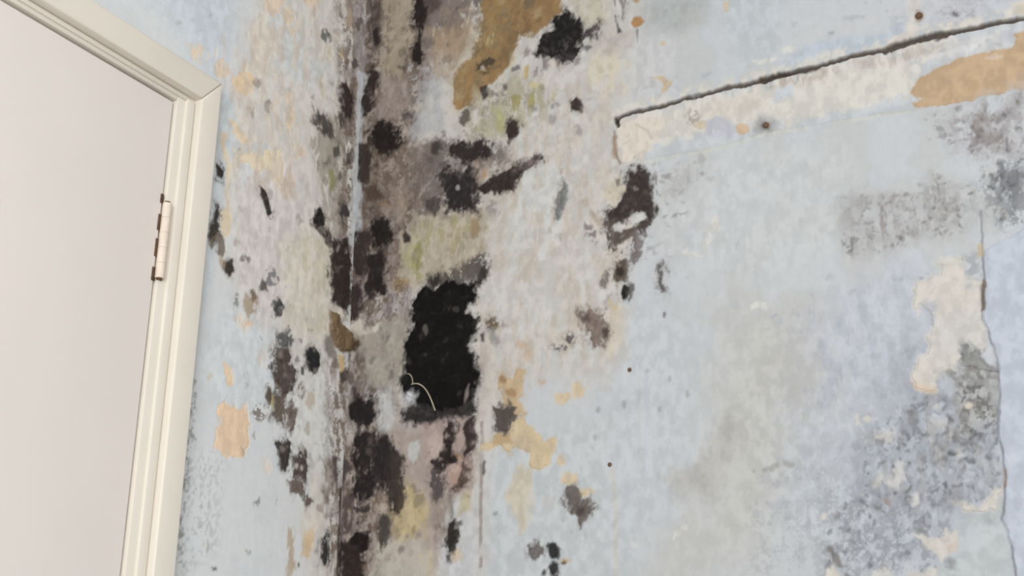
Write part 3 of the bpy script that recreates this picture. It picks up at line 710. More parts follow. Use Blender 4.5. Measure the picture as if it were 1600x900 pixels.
st('R', [(742, 250), (760, 250), (765, 275), (745, 285)], (168, 148, 132), .8, 10, 8, .15)
st('R', E(757, 273, 4, 5), (182, 140, 92), .8, 4, 3)
st('R', [(755, 310), (780, 315), (778, 332), (768, 345), (758, 330)], (146, 140, 138), .8, 12, 8, .25)
st('R', [(868, 330), (874, 312), (880, 288), (885, 292), (884, 320), (876, 335), (870, 342)], (120, 122, 122), .88, 7, 6, .12, 's', lab=MP('slim grey mould streak on the pale plaster, left of the right-hand dark patch'))
st('R', E(877, 315, 10, 8, -60), (104, 106, 104), .5, 8, 5)
for x0, x1, y0, y1, c in ((856, 862, 354, 366, (172, 162, 156)), (870, 880, 366, 378, (164, 152, 152)), (842, 850, 368, 384, (190, 172, 174)), (900, 912, 388, 402, (186, 170, 168)), (866, 878, 385, 400, (192, 178, 178)),
                          (870, 884, 412, 426, (190, 178, 176)), (906, 920, 306, 336, (182, 166, 152)), (832, 838, 288, 296, (176, 172, 176)), (874, 880, 262, 275, (170, 142, 136)), (888, 896, 270, 282, (180, 164, 166))):
    st('R', B(x0, x1, y0, y1), c, .7, 6, 6, .25)
st('R', [(914, 350), (924, 352), (934, 364), (932, 384), (924, 378), (916, 366)], (128, 116, 110), .8, 6, 6, .4, 'f')
st('R', [(925, 325), (942, 345), (938, 360), (928, 345)], (176, 156, 136), .75, 7, 6)
st('R', [(945, 285), (968, 275), (976, 300), (960, 322), (945, 310)], (204, 192, 172), .85, 9, 7)
st('R', [(960, 280), (968, 278), (968, 290), (962, 292)], (110, 104, 98), .85, 5, 4, .2)
st('R', [(955, 355), (985, 345), (992, 378), (970, 400), (985, 420), (960, 440), (945, 410), (950, 380)], (208, 198, 188), .85, 10, 8)
st('R', [(982, 255), (1002, 245), (1010, 262), (1020, 272), (990, 275)], (142, 132, 130), .7, 9, 8, .3, 's')
st('R', [(1015, 265), (1030, 275), (1035, 300), (1028, 325), (1018, 310)], (128, 120, 118), .7, 9, 8, .35, 'v')
st('R', [(978, 274), (998, 262), (1014, 272), (1020, 295), (1018, 315), (1024, 328), (1022, 340), (1012, 350), (1004, 364), (1000, 354), (1012, 336), (1000, 331), (984, 334), (972, 345), (960, 352), (953, 344), (950, 333), (962, 324), (974, 308)], (60, 49, 47), .96, 6, 7, .07, 's', lab=MP('big dark brown mould patch under the left end of the cream plaster strip', 1.2))
st('R', [(948, 346), (960, 344), (962, 356), (978, 358), (1000, 352), (990, 368), (972, 378), (957, 391), (951, 378)], (92, 80, 72), .93, 5, 6, .1, 'm', lab=MP('brown arched mould patch just below the big dark brown one on the right'))
st('R', [(958, 352), (968, 346), (976, 352), (972, 362), (960, 360)], (206, 202, 198), .95, 4, 3)
st('R', [(990, 334), (1008, 332), (1012, 340), (996, 350), (984, 346)], (206, 204, 202), .95, 4, 4)
st('R', [(994, 365), (1002, 368), (998, 395), (992, 412), (991, 390)], (118, 108, 108), .85, 5, 5, .15, lab=MP('thin grey mould trickle below the big dark brown patch'))
st('R', [(961, 420), (968, 405), (980, 404), (984, 425), (976, 440), (966, 442), (958, 432)], (92, 78, 64), .93, 7, 6, .05, 'm', lab=MP('brown oval mould spot in the row below the big dark brown patch'))
st('R', E(969, 426, 8, 9), (54, 44, 34), .8, 6, 5)
st('R', [(937, 440), (944, 425), (954, 420), (948, 440), (942, 452), (937, 448)], (112, 102, 100), .85, 5, 6, .15)
st('R', E(977, 457, 6, 9), (28, 25, 24), .97, 4, 3, lab=MP('small jet-black mould dot below the brown oval spot'))
st('R', [(984, 440), (993, 442), (990, 465), (984, 474), (982, 455)], (84, 78, 76), .85, 5, 5, .2)
st('R', [(1031, 415), (1036, 425), (1038, 455), (1034, 458), (1031, 440)], (96, 92, 92), .88, 4, 4, .1, lab=MP('thin dark vertical nick of mould on the blue paint right of the oval spot'))
st('R', B(1035, 1040, 486, 496), (128, 122, 120), .9, 3, 3)
st('R', B(1009, 1030, 375, 398), (168, 168, 168), .7, 8, 8, .5, 'f')
st('R', [(952, 466), (966, 470), (968, 498), (958, 498)], (208, 184, 134), .85, 8, 7, .15)
st('R', [(945, 495), (975, 480), (972, 530), (955, 565), (945, 550)], (210, 199, 182), .8, 14, 9)
st('R', [(918, 484), (926, 486), (936, 498), (946, 516), (948, 530), (942, 540), (926, 538), (918, 520), (912, 505), (906, 496)], (130, 112, 102), .92, 6, 8, .12, 'm', lab=MP('mottled brown mould patch standing alone right of the big black patch'))
st('R', [(910, 500), (922, 490), (922, 506)], (84, 72, 66), .8, 5, 5)
st('R', E(946, 524, 5, 9), (72, 60, 54), .8, 5, 5)
st('R', [(898, 476), (906, 482), (906, 496), (900, 490)], (140, 130, 128), .7, 5, 5, .2)
st('R', [(869, 543), (882, 536), (890, 520), (896, 530), (894, 544)], (104, 100, 100), .88, 5, 6, .3, 'f', lab=MP('cluster of fine grey mould specks left of the mottled brown patch'))
st('R', [(762, 500), (774, 495), (780, 508), (772, 520), (762, 514)], (116, 98, 74), .9, 7, 7, .15, lab=MP('small olive-brown mould spot right of the black patch'))
st('R', [(758, 515), (775, 515), (785, 532), (784, 542), (766, 538)], (146, 146, 144), .85, 8, 7, .15)
st('R', [(752, 520), (757, 520), (756, 536), (751, 534)], (64, 58, 58), .9, 4, 3)
st('R', [(735, 545), (762, 550), (758, 650), (745, 660), (752, 600)], (190, 176, 170), .7, 12, 9)

# the big black patch
st('R', [(668, 432), (682, 418), (690, 430), (700, 428), (720, 408), (745, 398), (762, 402), (764, 425), (752, 445), (738, 456), (690, 452), (668, 456)], (84, 76, 70), .9, 12, 12, .12, 'd')
st('R', [(668, 440), (678, 420), (686, 426), (690, 442), (676, 454)], (48, 42, 42), .9, 7, 8, .15, 'v')
st('R', [(745, 420), (758, 410), (762, 425), (748, 448), (738, 450)], (54, 48, 46), .85, 10, 8, .1)
st('R', [(634, 640), (644, 616), (690, 600), (740, 620), (742, 642), (726, 652), (700, 655), (680, 662), (650, 664), (634, 655)], (42, 39, 39), .95, 9, 9, .03, 'm', lab=MP('grey-black lower fringe under the largest black patch'))
st('R', [(625, 555), (634, 530), (644, 530), (640, 600), (630, 600)], (60, 56, 54), .85, 10, 8, .2)
st('R', [(735, 575), (752, 580), (750, 612), (738, 622)], (60, 54, 54), .88, 8, 8, .12)
st('R', [(652, 462), (664, 452), (684, 456), (692, 448), (706, 438), (724, 446), (742, 444), (741, 466), (730, 476), (727, 490), (742, 500), (741, 518), (735, 532), (731, 548), (738, 566), (744, 585), (742, 605), (732, 624), (714, 636), (690, 640), (672, 632), (655, 628), (640, 618), (630, 600), (634, 570), (636, 545), (640, 525), (650, 510), (646, 498)], (17, 15, 15), .99, 6, 8, 0, 'm', .5, lab=MP('largest jet-black mould patch, right of the corner at mid height', 2.2))
st('R', E(666, 515, 4, 9, -8), (96, 92, 88), .9, 4, 3)
st('R', E(714, 484, 6, 5), (70, 66, 64), .8, 4, 3)
st('R', [(729, 610), (736, 600), (733, 620), (727, 630)], (150, 134, 130), .8, 4, 3)
st('R', [(628, 618), (646, 608), (656, 615), (650, 635), (634, 640)], (182, 182, 186), .85, 9, 7, .1)
st('R', E(641, 620, 5, 8), (208, 212, 220), .95, 5, 3)
st('R', [(623, 590), (634, 578), (642, 592), (634, 604), (626, 602)], (36, 34, 34), .9, 6, 6)
st('R', B(609, 616, 578, 592), (120, 114, 108), .75, 5, 5, .2)

# below the black patch: mauve plaster and its dark veins
st('R', [(655, 664), (700, 656), (740, 650), (744, 690), (722, 770), (690, 760), (668, 720)], (182, 160, 153), .9, 12, 9)
st('R', [(668, 690), (684, 676), (694, 700), (685, 716), (672, 712)], (196, 176, 168), .85, 8, 7)
st('R', [(694, 672), (706, 660), (712, 680), (706, 705), (714, 716), (702, 728), (690, 742), (674, 732), (674, 718), (690, 716)], (42, 33, 34), .96, 5, 7, .05, 'm', lab=MP('black forked mould vein in the mauve plaster under the largest black patch'))
st('R', [(672, 738), (694, 742), (696, 766), (684, 778), (672, 762)], (86, 78, 78), .9, 8, 8, .2, 'v', lab=MP('dark grey mould smear under the forked black vein'))
st('R', [(728, 662), (736, 652), (744, 680), (738, 700), (726, 714), (730, 690)], (58, 46, 46), .94, 5, 6, .08, 'v', lab=MP('dark brown mould hook at the right edge of the mauve plaster'))
st('R', [(724, 725), (729, 735), (724, 755), (712, 766), (706, 764), (718, 748)], (86, 68, 60), .92, 4, 5, .05, lab=MP('brown curved mould line around the pink plaster spot'))
st('R', [(702, 735), (714, 724), (721, 735), (714, 755), (704, 758)], (184, 152, 138), .9, 6, 5)
st('R', [(710, 706), (724, 714), (716, 722)], (192, 150, 118), .85, 5, 4)
st('R', [(700, 772), (708, 770), (710, 812), (704, 812)], (120, 112, 106), .75, 6, 5, .2)
st('R', [(702, 816), (711, 812), (716, 840), (711, 866), (700, 866), (696, 842)], (46, 40, 38), .96, 5, 7, .06, 'v', lab=MP('black ragged drip of mould below the mauve plaster'))
st('R', [(713, 814), (722, 813), (722, 821), (714, 822)], (82, 76, 74), .85, 4, 4)
st('R', [(697, 870), (704, 866), (706, 878), (699, 878)], (72, 62, 54), .85, 5, 4)
st('R', [(704, 866), (718, 860), (722, 876), (708, 880)], (206, 186, 156), .8, 7, 6)
st('R', [(753, 660), (752, 740), (751, 885)], (150, 134, 128), .75, 3, 2, .15, 's', width=5)
st('R', [(757, 722), (755, 740)], (84, 78, 76), .8, 3, 2, width=4)

# ochre and tan on the right wall
TN = (213, 190, 150)
st('R', [(776, 584), (788, 580), (802, 590), (806, 575), (820, 580), (818, 600), (812, 622), (824, 645), (820, 668), (806, 660), (800, 640), (784, 640), (778, 612)], (202, 172, 130), .92, 6, 9, .12, 'm', -.4, lab=PT('bare_plaster', 'tan bare plaster right of the black patch'))
st('R', E(786, 592, 7, 6), (166, 128, 88), .85, 5, 4)
st('R', E(798, 614, 8, 7), (170, 134, 92), .8, 6, 5)
st('R', [(764, 560), (776, 575), (772, 640), (755, 640)], (206, 196, 186), .6, 12, 8)
st('R', [(746, 705), (756, 690), (776, 676), (790, 674), (800, 660), (816, 648), (832, 660), (836, 678), (850, 690), (866, 684), (867, 700), (858, 728), (842, 733), (828, 732), (825, 712), (806, 704), (792, 716), (778, 698), (760, 704)], TN, .95, 5, 9, .06, 'm', -.5, lab=PT('bare_plaster', 'tan bare plaster below the dark brown spot'))
st('R', [(768, 682), (794, 676), (800, 692), (784, 698), (770, 696)], (188, 156, 114), .85, 7, 7, .15)
st('R', [(800, 680), (830, 690), (830, 712), (806, 702)], (196, 178, 154), .6, 10, 8)
st('R', [(806, 725), (828, 728), (830, 790), (822, 825), (814, 838), (808, 815), (796, 800), (792, 775), (802, 750)], (207, 196, 174), .9, 10, 9, .05, 'v')
for x0, x1, y0, y1 in ((868, 888, 610, 636), (890, 916, 600, 622), (870, 884, 712, 724), (880, 900, 735, 760), (908, 922, 756, 782)):
    st('R', B(x0, x1, y0, y1, -100), (215, 192, 155), .92, 5, 7, .05, 'm', -.4)
for x0, x1, y0, y1 in ((804, 824, 530, 548), (818, 830, 548, 566), (842, 852, 590, 606)):
    st('R', B(x0, x1, y0, y1), (200, 172, 146), .75, 6, 7, .15)
st('R', [(772, 636), (780, 640), (790, 634), (804, 636), (800, 656), (794, 672), (780, 672), (778, 654)], (88, 77, 71), .96, 5, 5, .04, 'm', lab=MP('dark brown cup-shaped mould spot on the tan plaster right of the black patch'))
st('R', [(886, 762), (900, 758), (908, 780), (924, 792), (922, 806), (908, 821), (900, 806), (888, 802), (880, 784)], (108, 98, 92), .94, 6, 7, .08, 'm', lab=MP('grey-brown mould patch low on the blue paint, below the small tan flakes'))
st('R', [(900, 790), (912, 794), (910, 812), (902, 808)], (76, 64, 62), .8, 6, 6)
st('R', [(830, 852), (842, 848), (843, 866), (834, 872), (828, 864)], (108, 100, 100), .88, 5, 6, .2, lab=MP('grey smudged mould spot in the dot cluster near the bottom edge'))
st('R', E(864, 861, 5.5, 11), (44, 42, 44), .96, 4, 3, lab=MP('black upright mould dot, topmost of the dot cluster near the bottom edge'))
st('R', E(866, 888, 5, 6), (50, 48, 48), .95, 4, 3, lab=MP('round black mould dot below the upright one near the bottom edge'))
st('R', E(850, 895, 4, 5), (66, 64, 62), .9, 4, 3)
st('R', E(883, 877, 7, 5), (196, 172, 136), .85, 4, 4)
st('R', E(881, 880, 4, 3), (110, 92, 72), .9, 3, 3)
st('R', E(822, 868, 4, 12), (170, 170, 172), .5, 5, 4, .2)
st('R', E(775, 803, 4, 4), (150, 150, 152), .8, 4, 3)
st('R', E(857, 786, 10, 18), (190, 190, 186), .6, 8, 7, .3)
st('R', [(957, 735), (962, 800), (961, 900)], (200, 196, 188), .7, 6, 3, width=6)
st('R', [(998, 590), (998, 740)], (190, 188, 184), .45, 4, 2, width=4)
st('R', E(990, 850, 5, 5), (216, 218, 220), .9, 4, 3)
for x, y, r in ((975, 632, 4), (930, 684, 3), (1046, 592, 3), (1074, 615, 4), (1030, 640, 3), (935, 640, 3), (1012, 578, 2)):
    st('R', E(x, y, r, r * 1.6), (160, 160, 162), .7, 4, 3)

# ------------------------------------------------------------------ plaster strip, long crack, and the tan patch on it
STRIP = [(962, 186), (985, 176), (1040, 164), (1095, 149), (1165, 133), (1215, 118), (1265, 106), (1330, 89), (1390, 76), (1440, 59), (1520, 44), (1610, 27), (1700, 12), (1700, 120), (1520, 155), (1440, 170), (1330, 186), (1200, 207), (1100, 235), (1020, 247), (972, 257), (963, 250)]
st('R', [(x, y - 9) for x, y in STRIP[:12]], (213, 208, 199), .85, 10, 8, .25, 'm', width=14)
st('R', [(1430, -100), (1428, 30), (1424, 52), (1395, 70)], (214, 207, 200), .9, 6, 7, width=14)
st('R', [(1210, 60), (1600, -30), (1600, -10), (1260, 62)], (200, 198, 200), .3, 20, 8)
st('R', STRIP, (197, 202, 208), .95, 4, 2, 0, 'm', -1.2, lab=PT('plaster_strip', 'recessed strip of bare cream plaster under the long crack', .2))
st('R', [(962, 190), (985, 180), (1095, 152), (1190, 130), (1330, 94), (1440, 66), (1490, 56), (1500, 78), (1440, 100), (1420, 150), (1330, 172), (1265, 184), (1230, 200), (1214, 188), (1150, 192), (1100, 208), (1020, 228), (1005, 250), (968, 256)], (214, 210, 203), .96, 8, 14, .06, 'm', .4)
st('R', [(966, 195), (1010, 182), (1040, 190), (1020, 225), (1004, 250), (968, 255)], (220, 208, 196), .9, 12, 8)
st('R', [(1085, 180), (1110, 160), (1180, 142), (1200, 160), (1150, 185)], (214, 203, 192), .7, 16, 9)
st('R', [(1185, 130), (1300, 108), (1310, 118), (1220, 138)], (176, 162, 152), .65, 14, 9, .3, 'v')
st('R', [(1330, 95), (1470, 66), (1462, 78), (1400, 105), (1350, 108)], (190, 180, 174), .75, 12, 8, .2, 'v')
st('R', [(1212, 140), (1240, 136), (1240, 152), (1212, 158)], (192, 202, 214), .8, 8, 6)
st('R', [(1480, 62), (1580, 46), (1590, 62), (1545, 76), (1470, 94), (1462, 84)], (206, 206, 208), .85, 8, 9, .2)
st('R', E(1510, 76, 20, 7, -12), (216, 218, 220), .85, 6, 5)
st('R', [(1560, 52), (1590, 46), (1588, 60), (1562, 68)], (188, 192, 204), .8, 6, 6)
st('R', [(1420, 146), (1430, 124), (1448, 112), (1475, 102), (1500, 90), (1545, 82), (1578, 73), (1590, 62), (1584, 53), (1600, 48), (1690, 34), (1694, 122), (1580, 142), (1520, 155), (1470, 165), (1436, 168), (1423, 160), (1444, 154), (1424, 148)], (200, 167, 130), .98, 3, 5, 0, 'm', -.6, lab=PT('bare_plaster', 'long tan patch of bare plaster at the right end of the strip', .2))
st('R', [(1480, 100), (1600, 70), (1600, 130), (1470, 150)], (206, 174, 132), .5, 20, 12, .5, 'v')
st('R', E(1552, 89, 16, 4, -8), (214, 192, 172), .75, 4, 4)
st('R', E(1478, 122, 10, 8), (186, 158, 126), .6, 6, 5)
st('R', [(1102, 190), (1120, 180), (1142, 188), (1146, 214), (1104, 214)], (193, 195, 208), .92, 6, 5)
st('R', B(1149, 1171, 192, 210), (212, 180, 144), .92, 4, 5)
st('R', B(1084, 1104, 188, 204), (202, 186, 160), .85, 5, 5, .2)
st('R', B(1072, 1096, 168, 196), (160, 150, 142), .65, 6, 6, .55, 'f')
st('R', [(995, 195), (1012, 205), (1018, 216)], (192, 182, 172), .8, 3, 2, width=3)
st('R', E(1197, 196, 18, 14), (164, 164, 164), .85, 12, 5)
st('R', E(1197, 196, 8, 7), (92, 80, 74), .7, 6, 3)
st('R', [(1220, 205), (1420, 162), (1424, 172), (1220, 212)], (188, 196, 208), .7, 6, 9, .35, 'm')
st('R', [(970, 258), (1100, 237), (1200, 209), (1420, 173)], (206, 206, 198), .7, 4, 3, .1, 'v', width=5)
st('R', [(960, 205), (961, 235), (968, 256)], (158, 134, 110), .85, 4, 2, 0, 'm', -1, 3)
CR = [(964, 188), (968, 183), (985, 177), (1010, 171), (1040, 164), (1056, 160), (1072, 153), (1095, 149), (1112, 145), (1128, 138), (1148, 134), (1166, 132), (1185, 127), (1200, 122), (1222, 117), (1240, 112), (1265, 105), (1295, 99), (1330, 88), (1362, 82), (1392, 75), (1420, 67), (1440, 60), (1470, 53), (1500, 48), (1524, 43), (1545, 37), (1575, 33), (1612, 25), (1700, 12)]
st('R', CR, (84, 71, 60), .95, 3, 3, 0, 'm', -5, 5.5, lab=PT('long_crack', 'dark open crack along the top of the plaster strip', .01))
st('R', [(1190, 124), (1215, 118), (1232, 114)], (92, 78, 68), .95, 4, 4, 0, 'm', -4, 9)
st('R', [(1385, 77), (1420, 67), (1450, 58), (1475, 55)], (100, 88, 80), .9, 5, 5, 0, 'm', -3, 9)
st('R', [(1240, 112), (1276, 106)], (100, 84, 74), .8, 5, 4, 0, 'm', -2, 8)
st('R', [(962, 184), (966, 196)], (66, 54, 46), .95, 3, 2, 0, 'm', -4, 5)
st('R', [(960, 215), (962, 245)], (160, 126, 96), .6, 5, 3, width=7)
st('R', E(1436, 25, 7, 9), (150, 124, 96), .8, 6, 3)
st('R', E(1490, 22, 7, 4), (100, 94, 96), .85, 5, 4, .2)
st('R', [(1580, 5), (1610, 0), (1610, 20), (1585, 22)], (214, 204, 184), .85, 6, 6)
st('R', E(1253, 78, 0.1, 0.1), (210, 210, 208), 0)
for x, y, rx, ry in ((1232, 77, 12, 5), (1185, 95, 24, 4), (1204, 92, 10, 4)):
    st('R', E(x, y, rx, ry, -10), (212, 212, 208), .9, 4, 5, .1, 'm', .4)
st('R', E(1335, 27, 18, 4, -6), (172, 178, 186), .7, 6, 5, .25)
st('R', E(1300, 51, 4, 3), (160, 166, 176), .8, 4, 3)
st('R', [(1390, 30), (1415, 25), (1412, 52), (1392, 56)], (176, 184, 198), .6, 8, 8, .45, 'f')
st('R', [(1470, 10), (1530, 0), (1520, 28), (1465, 34)], (178, 176, 184), .7, 10, 8, .5, 'f')

# speckled mildew fields, right wall
sp = (132, 130, 130)
st('R', [(1310, 320), (1345, 295), (1430, 310), (1450, 280), (1500, 290), (1535, 320), (1520, 360), (1400, 390), (1340, 410), (1312, 360)], (186, 188, 190), .8, 30, 14)
st('R', [(1310, 320), (1345, 295), (1420, 305), (1450, 270), (1500, 280), (1535, 320), (1520, 350), (1400, 385), (1340, 400), (1316, 375), (1312, 350)], (156, 153, 151), .4, 36, 14, .58, 'v')
st('R', [(1310, 310), (1335, 300), (1345, 340), (1330, 350), (1312, 350)], (140, 136, 132), .6, 10, 9, .5, 'm')
st('R', [(1365, 320), (1395, 315), (1392, 350), (1370, 365)], (150, 142, 140), .7, 14, 9, .4, 'v')
st('R', [(1316, 372), (1336, 376), (1336, 396), (1318, 394)], (120, 122, 126), .8, 8, 7, .45, 'm')
st('R', [(1470, 180), (1610, 130), (1610, 240), (1540, 250), (1490, 230)], (182, 180, 186), .8, 36, 14, .25, 'd')
st('R', [(1490, 170), (1610, 140), (1610, 235), (1540, 245), (1500, 225)], (146, 141, 141), .45, 40, 14, .6, 'v')
for x, y, rx, ry in ((1520, 205, 14, 16), (1548, 216, 12, 12), (1540, 185, 10, 6), (1496, 190, 6, 8), (1466, 212, 10, 5)):
    st('R', E(x, y, rx, ry), (136, 126, 124), .7, 12, 8, .35, 'm')
st('R', [(1530, 265), (1610, 250), (1610, 340), (1575, 360), (1540, 330)], (112, 114, 116), .75, 36, 14, .6, 'd')
st('R', [(1545, 280), (1610, 260), (1610, 320), (1560, 330)], (174, 180, 190), .6, 24, 12)
st('R', [(1550, 262), (1600, 262), (1605, 320), (1560, 335)], (108, 110, 112), .75, 18, 10, .52, 'm')
st('R', [(1550, 325), (1575, 338), (1590, 350), (1570, 362), (1550, 352)], (140, 146, 156), .7, 14, 9, .25)
st('R', E(1567, 332, 6, 12, -35), (206, 204, 202), .9, 4, 4)

# the bare, mildewed zone left of the intact blue paint
st('R', [(1390, 540), (1440, 520), (1450, 600), (1560, 590), (1570, 760), (1480, 780), (1340, 770), (1330, 690)], (168, 175, 188), .75, 60, 20, .12, 'd')
st('R', [(1400, 620), (1560, 560), (1570, 790), (1340, 800), (1345, 690)], (142, 144, 152), .45, 50, 16, .58, 'v')
st('R', [(1340, 690), (1440, 660), (1500, 680), (1500, 780), (1350, 800)], (152, 155, 165), .4, 40, 16, .52, 'v')
st('R', [(1300, 760), (1420, 770), (1480, 790), (1490, 900), (1290, 900)], (150, 154, 164), .7, 44, 16, .6, 'd')
st('R', [(1360, 650), (1560, 600), (1560, 740), (1370, 760)], (206, 204, 200), .55, 44, 14, .82, 'v')
st('R', [(1170, 760), (1320, 700), (1330, 900), (1180, 900)], (168, 172, 180), .55, 50, 16, .7, 'd')
st('R', [(1230, 600), (1350, 560), (1340, 760), (1230, 820)], (180, 186, 198), .5, 50, 16, .66, 'v')
st('R', [(1240, 470), (1420, 420), (1420, 620), (1280, 640)], (176, 182, 198), .55, 50, 16, .7, 'v')
for x0, x1, y0, y1, c in ((1328, 1348, 692, 706, (158, 160, 172)), (1322, 1352, 712, 730, (164, 166, 178)), (1386, 1400, 622, 650, (168, 172, 184)), (1252, 1258, 562, 575, (168, 172, 184)), (1230, 1246, 530, 546, (180, 184, 184)),
                          (1202, 1218, 494, 508, (170, 176, 190)), (1246, 1254, 480, 492, (170, 178, 190)), (1340, 1350, 530, 548, (176, 180, 186)), (1356, 1362, 520, 532, (170, 176, 186)), (1394, 1408, 425, 438, (158, 164, 176)),
                          (1436, 1458, 424, 432, (150, 156, 166)), (1290, 1300, 428, 436, (170, 178, 188)), (1412, 1428, 540, 565, (160, 164, 176)), (1410, 1420, 570, 605, (168, 172, 186)), (1320, 1350, 822, 845, (146, 150, 158)),
                          (1366, 1388, 830, 842, (152, 158, 166)), (1296, 1304, 855, 875, (128, 130, 138)), (1372, 1390, 796, 804, (150, 154, 162)), (1148, 1160, 475, 483, (180, 184, 190)), (1153, 1158, 376, 388, (150, 156, 160)),
                          (1073, 1078, 428, 438, (160, 170, 188))):
    st('R', B(x0, x1, y0, y1), c, .8, 8, 9, .3, 'm')
GRS = [(120, 122, 128), (140, 143, 152), (104, 106, 112), (150, 152, 160)]
WRM = [(128, 122, 118), (150, 146, 142), (140, 132, 130)]
spots('R', [(1320, 310), (1420, 300), (1460, 270), (1510, 285), (1530, 330), (1500, 370), (1390, 390), (1330, 400), (1312, 350)], 110, 1.5, 6, WRM, .6)
spots('R', [(1480, 170), (1600, 140), (1600, 240), (1540, 250), (1490, 225)], 60, 1.5, 7, WRM, .6)
spots('R', [(1545, 260), (1600, 255), (1600, 330), (1560, 345)], 34, 2, 7, GRS, .75)
spots('R', [(1350, 690), (1420, 620), (1560, 600), (1568, 770), (1480, 800), (1345, 800)], 200, 1.5, 8, GRS, .65)
spots('R', [(1350, 690), (1420, 620), (1560, 600), (1568, 770), (1480, 800), (1345, 800)], 220, 1.5, 4.5, [(96, 98, 106), (110, 110, 116), (120, 116, 114)], .8, 1.6, 2.5)
spots('R', [(1320, 310), (1420, 300), (1460, 270), (1510, 285), (1530, 330), (1500, 370), (1390, 390), (1330, 400), (1312, 350)], 110, 1.2, 3.6, [(112, 108, 106), (126, 120, 116)], .75, 1.6, 2.5)
spots('R', [(1430, 180), (1600, 145), (1600, 240), (1540, 250), (1490, 225)], 60, 1.2, 4, [(104, 98, 98), (126, 118, 116)], .75, 1.6, 2.5)
spots('R', [(1540, 255), (1600, 250), (1600, 330), (1560, 345)], 46, 1.5, 5, [(90, 90, 92), (110, 110, 114)], .8, 1.5, 2.5)
spots('R', [(1300, 790), (1420, 800), (1500, 820), (1480, 895), (1290, 895)], 60, 1.5, 5, [(106, 106, 112), (126, 124, 126)], .7, 1.6, 2.5)
spots('R', [(1490, 580), (1560, 580), (1560, 690), (1500, 690)], 60, 1.2, 4, [(74, 74, 72), (96, 94, 92)], .85, 1.8, 2.5)
spots('R', [(1020, 255), (1100, 245), (1090, 310), (1040, 330)], 24, 1.2, 4, [(140, 136, 136), (160, 158, 158)], .6, 1.8, 2.5)
spots('R', [(1390, 640), (1470, 610), (1560, 590), (1560, 700), (1440, 740)], 70, 2, 9, [(118, 122, 134), (104, 104, 108), (128, 120, 116)], .65)
spots('R', [(1300, 770), (1420, 790), (1490, 800), (1480, 895), (1290, 895)], 90, 2, 9, GRS, .5)
spots('R', [(1350, 660), (1560, 600), (1560, 790), (1350, 800)], 50, 2, 8, [(206, 204, 198), (200, 204, 212), (198, 206, 216)], .75)
spots('R', [(1180, 720), (1320, 690), (1320, 895), (1180, 895)], 60, 1.5, 6, [(160, 164, 172), (170, 174, 178)], .45)
spots('R', [(1230, 470), (1430, 410), (1430, 650), (1250, 680)], 60, 1.5, 7, [(166, 170, 182), (176, 182, 196), (168, 168, 168)], .5)
spots('R', [(1020, 120), (1120, 110), (1100, 145), (1000, 165), (985, 140)], 16, 1.5, 5, [(160, 162, 166), (176, 176, 174)], .5)
spots('R', [(1230, 40), (1600, -100), (1600, 25), (1440, 50), (1280, 85)], 30, 1.5, 5, [(160, 164, 172), (150, 146, 146)], .5)
spots('R', [(1450, 70), (1580, 48), (1560, 75), (1470, 95)], 14, 2, 5, [(150, 146, 148), (214, 212, 210)], .6)
CRM = (212, 206, 198)
st('R', [(1462, 405), (1480, 398), (1505, 400), (1502, 418), (1515, 442), (1534, 436), (1533, 505), (1540, 530), (1542, 545), (1528, 552), (1516, 540), (1505, 548), (1508, 565), (1490, 580), (1462, 592), (1458, 614), (1438, 610), (1420, 600), (1424, 584), (1436, 565), (1442, 545), (1452, 530), (1460, 502), (1452, 480), (1442, 478), (1430, 498), (1426, 488), (1434, 462), (1432, 440), (1452, 436), (1462, 425)], CRM, .95, 5, 12, .08, 'm', -.5, lab=PT('bare_plaster', 'ragged cream bare plaster beside the lifted blue paint', .2))
st('R', [(1460, 500), (1530, 480), (1530, 540), (1500, 560), (1460, 560)], (202, 202, 200), .6, 24, 12)
st('R', [(1446, 470), (1470, 475), (1462, 505), (1450, 505)], (172, 178, 194), .75, 9, 8, .2)
st('R', [(1500, 400), (1530, 390), (1532, 432), (1512, 440)], (160, 164, 172), .75, 10, 8, .35, 'm')
st('R', [(1508, 455 - 10), (1522, 442), (1520, 452), (1510, 456)], (172, 174, 180), .7, 5, 5)
st('R', [(1422, 592), (1438, 598), (1460, 606), (1460, 614), (1440, 614), (1424, 602)], (216, 194, 170), .8, 6, 5)
st('R', [(1508, 552), (1518, 542), (1528, 548), (1530, 566), (1556, 576), (1556, 582), (1530, 578), (1515, 572), (1506, 570)], (138, 140, 138), .85, 8, 7, .05, 'm', lab=MP('soft grey mildew smudge on the cream plaster beside the lifted blue paint'))
st('R', [(1506, 580), (1516, 572), (1528, 576), (1522, 588), (1512, 592)], (88, 78, 70), .85, 6, 6, .15)
st('R', [(1478, 582), (1486, 576), (1494, 588), (1500, 604), (1504, 622), (1498, 612), (1488, 596)], (98, 98, 96), .85, 5, 5, .2)
st('R', [(1480, 580), (1555, 575), (1560, 660), (1500, 680), (1490, 640)], (190, 190, 190), .7, 24, 12)
st('R', [(1490, 590), (1545, 580), (1560, 670), (1520, 690), (1500, 650)], (92, 92, 92), .8, 24, 12, .68, 'f')
st('R', [(1490, 590), (1545, 580), (1555, 670), (1500, 690)], (118, 118, 116), .7, 24, 12, .68, 'm')
st('R', E(1514, 632, 7, 6), (216, 204, 190), .85, 5, 5)
st('R', [(1332, 645), (1340, 648), (1345, 668), (1338, 662)], (214, 210, 202), .95, 4, 5)
st('R', E(1354, 655, 5, 5), (214, 210, 200), .95, 4, 3)
st('R', [(1344, 668), (1352, 680), (1375, 682), (1395, 672), (1390, 690), (1350, 690)], (206, 204, 198), .85, 6, 7, .15)
st('R', E(1488, 708, 7, 4, 10), (84, 86, 92), .85, 5, 4)
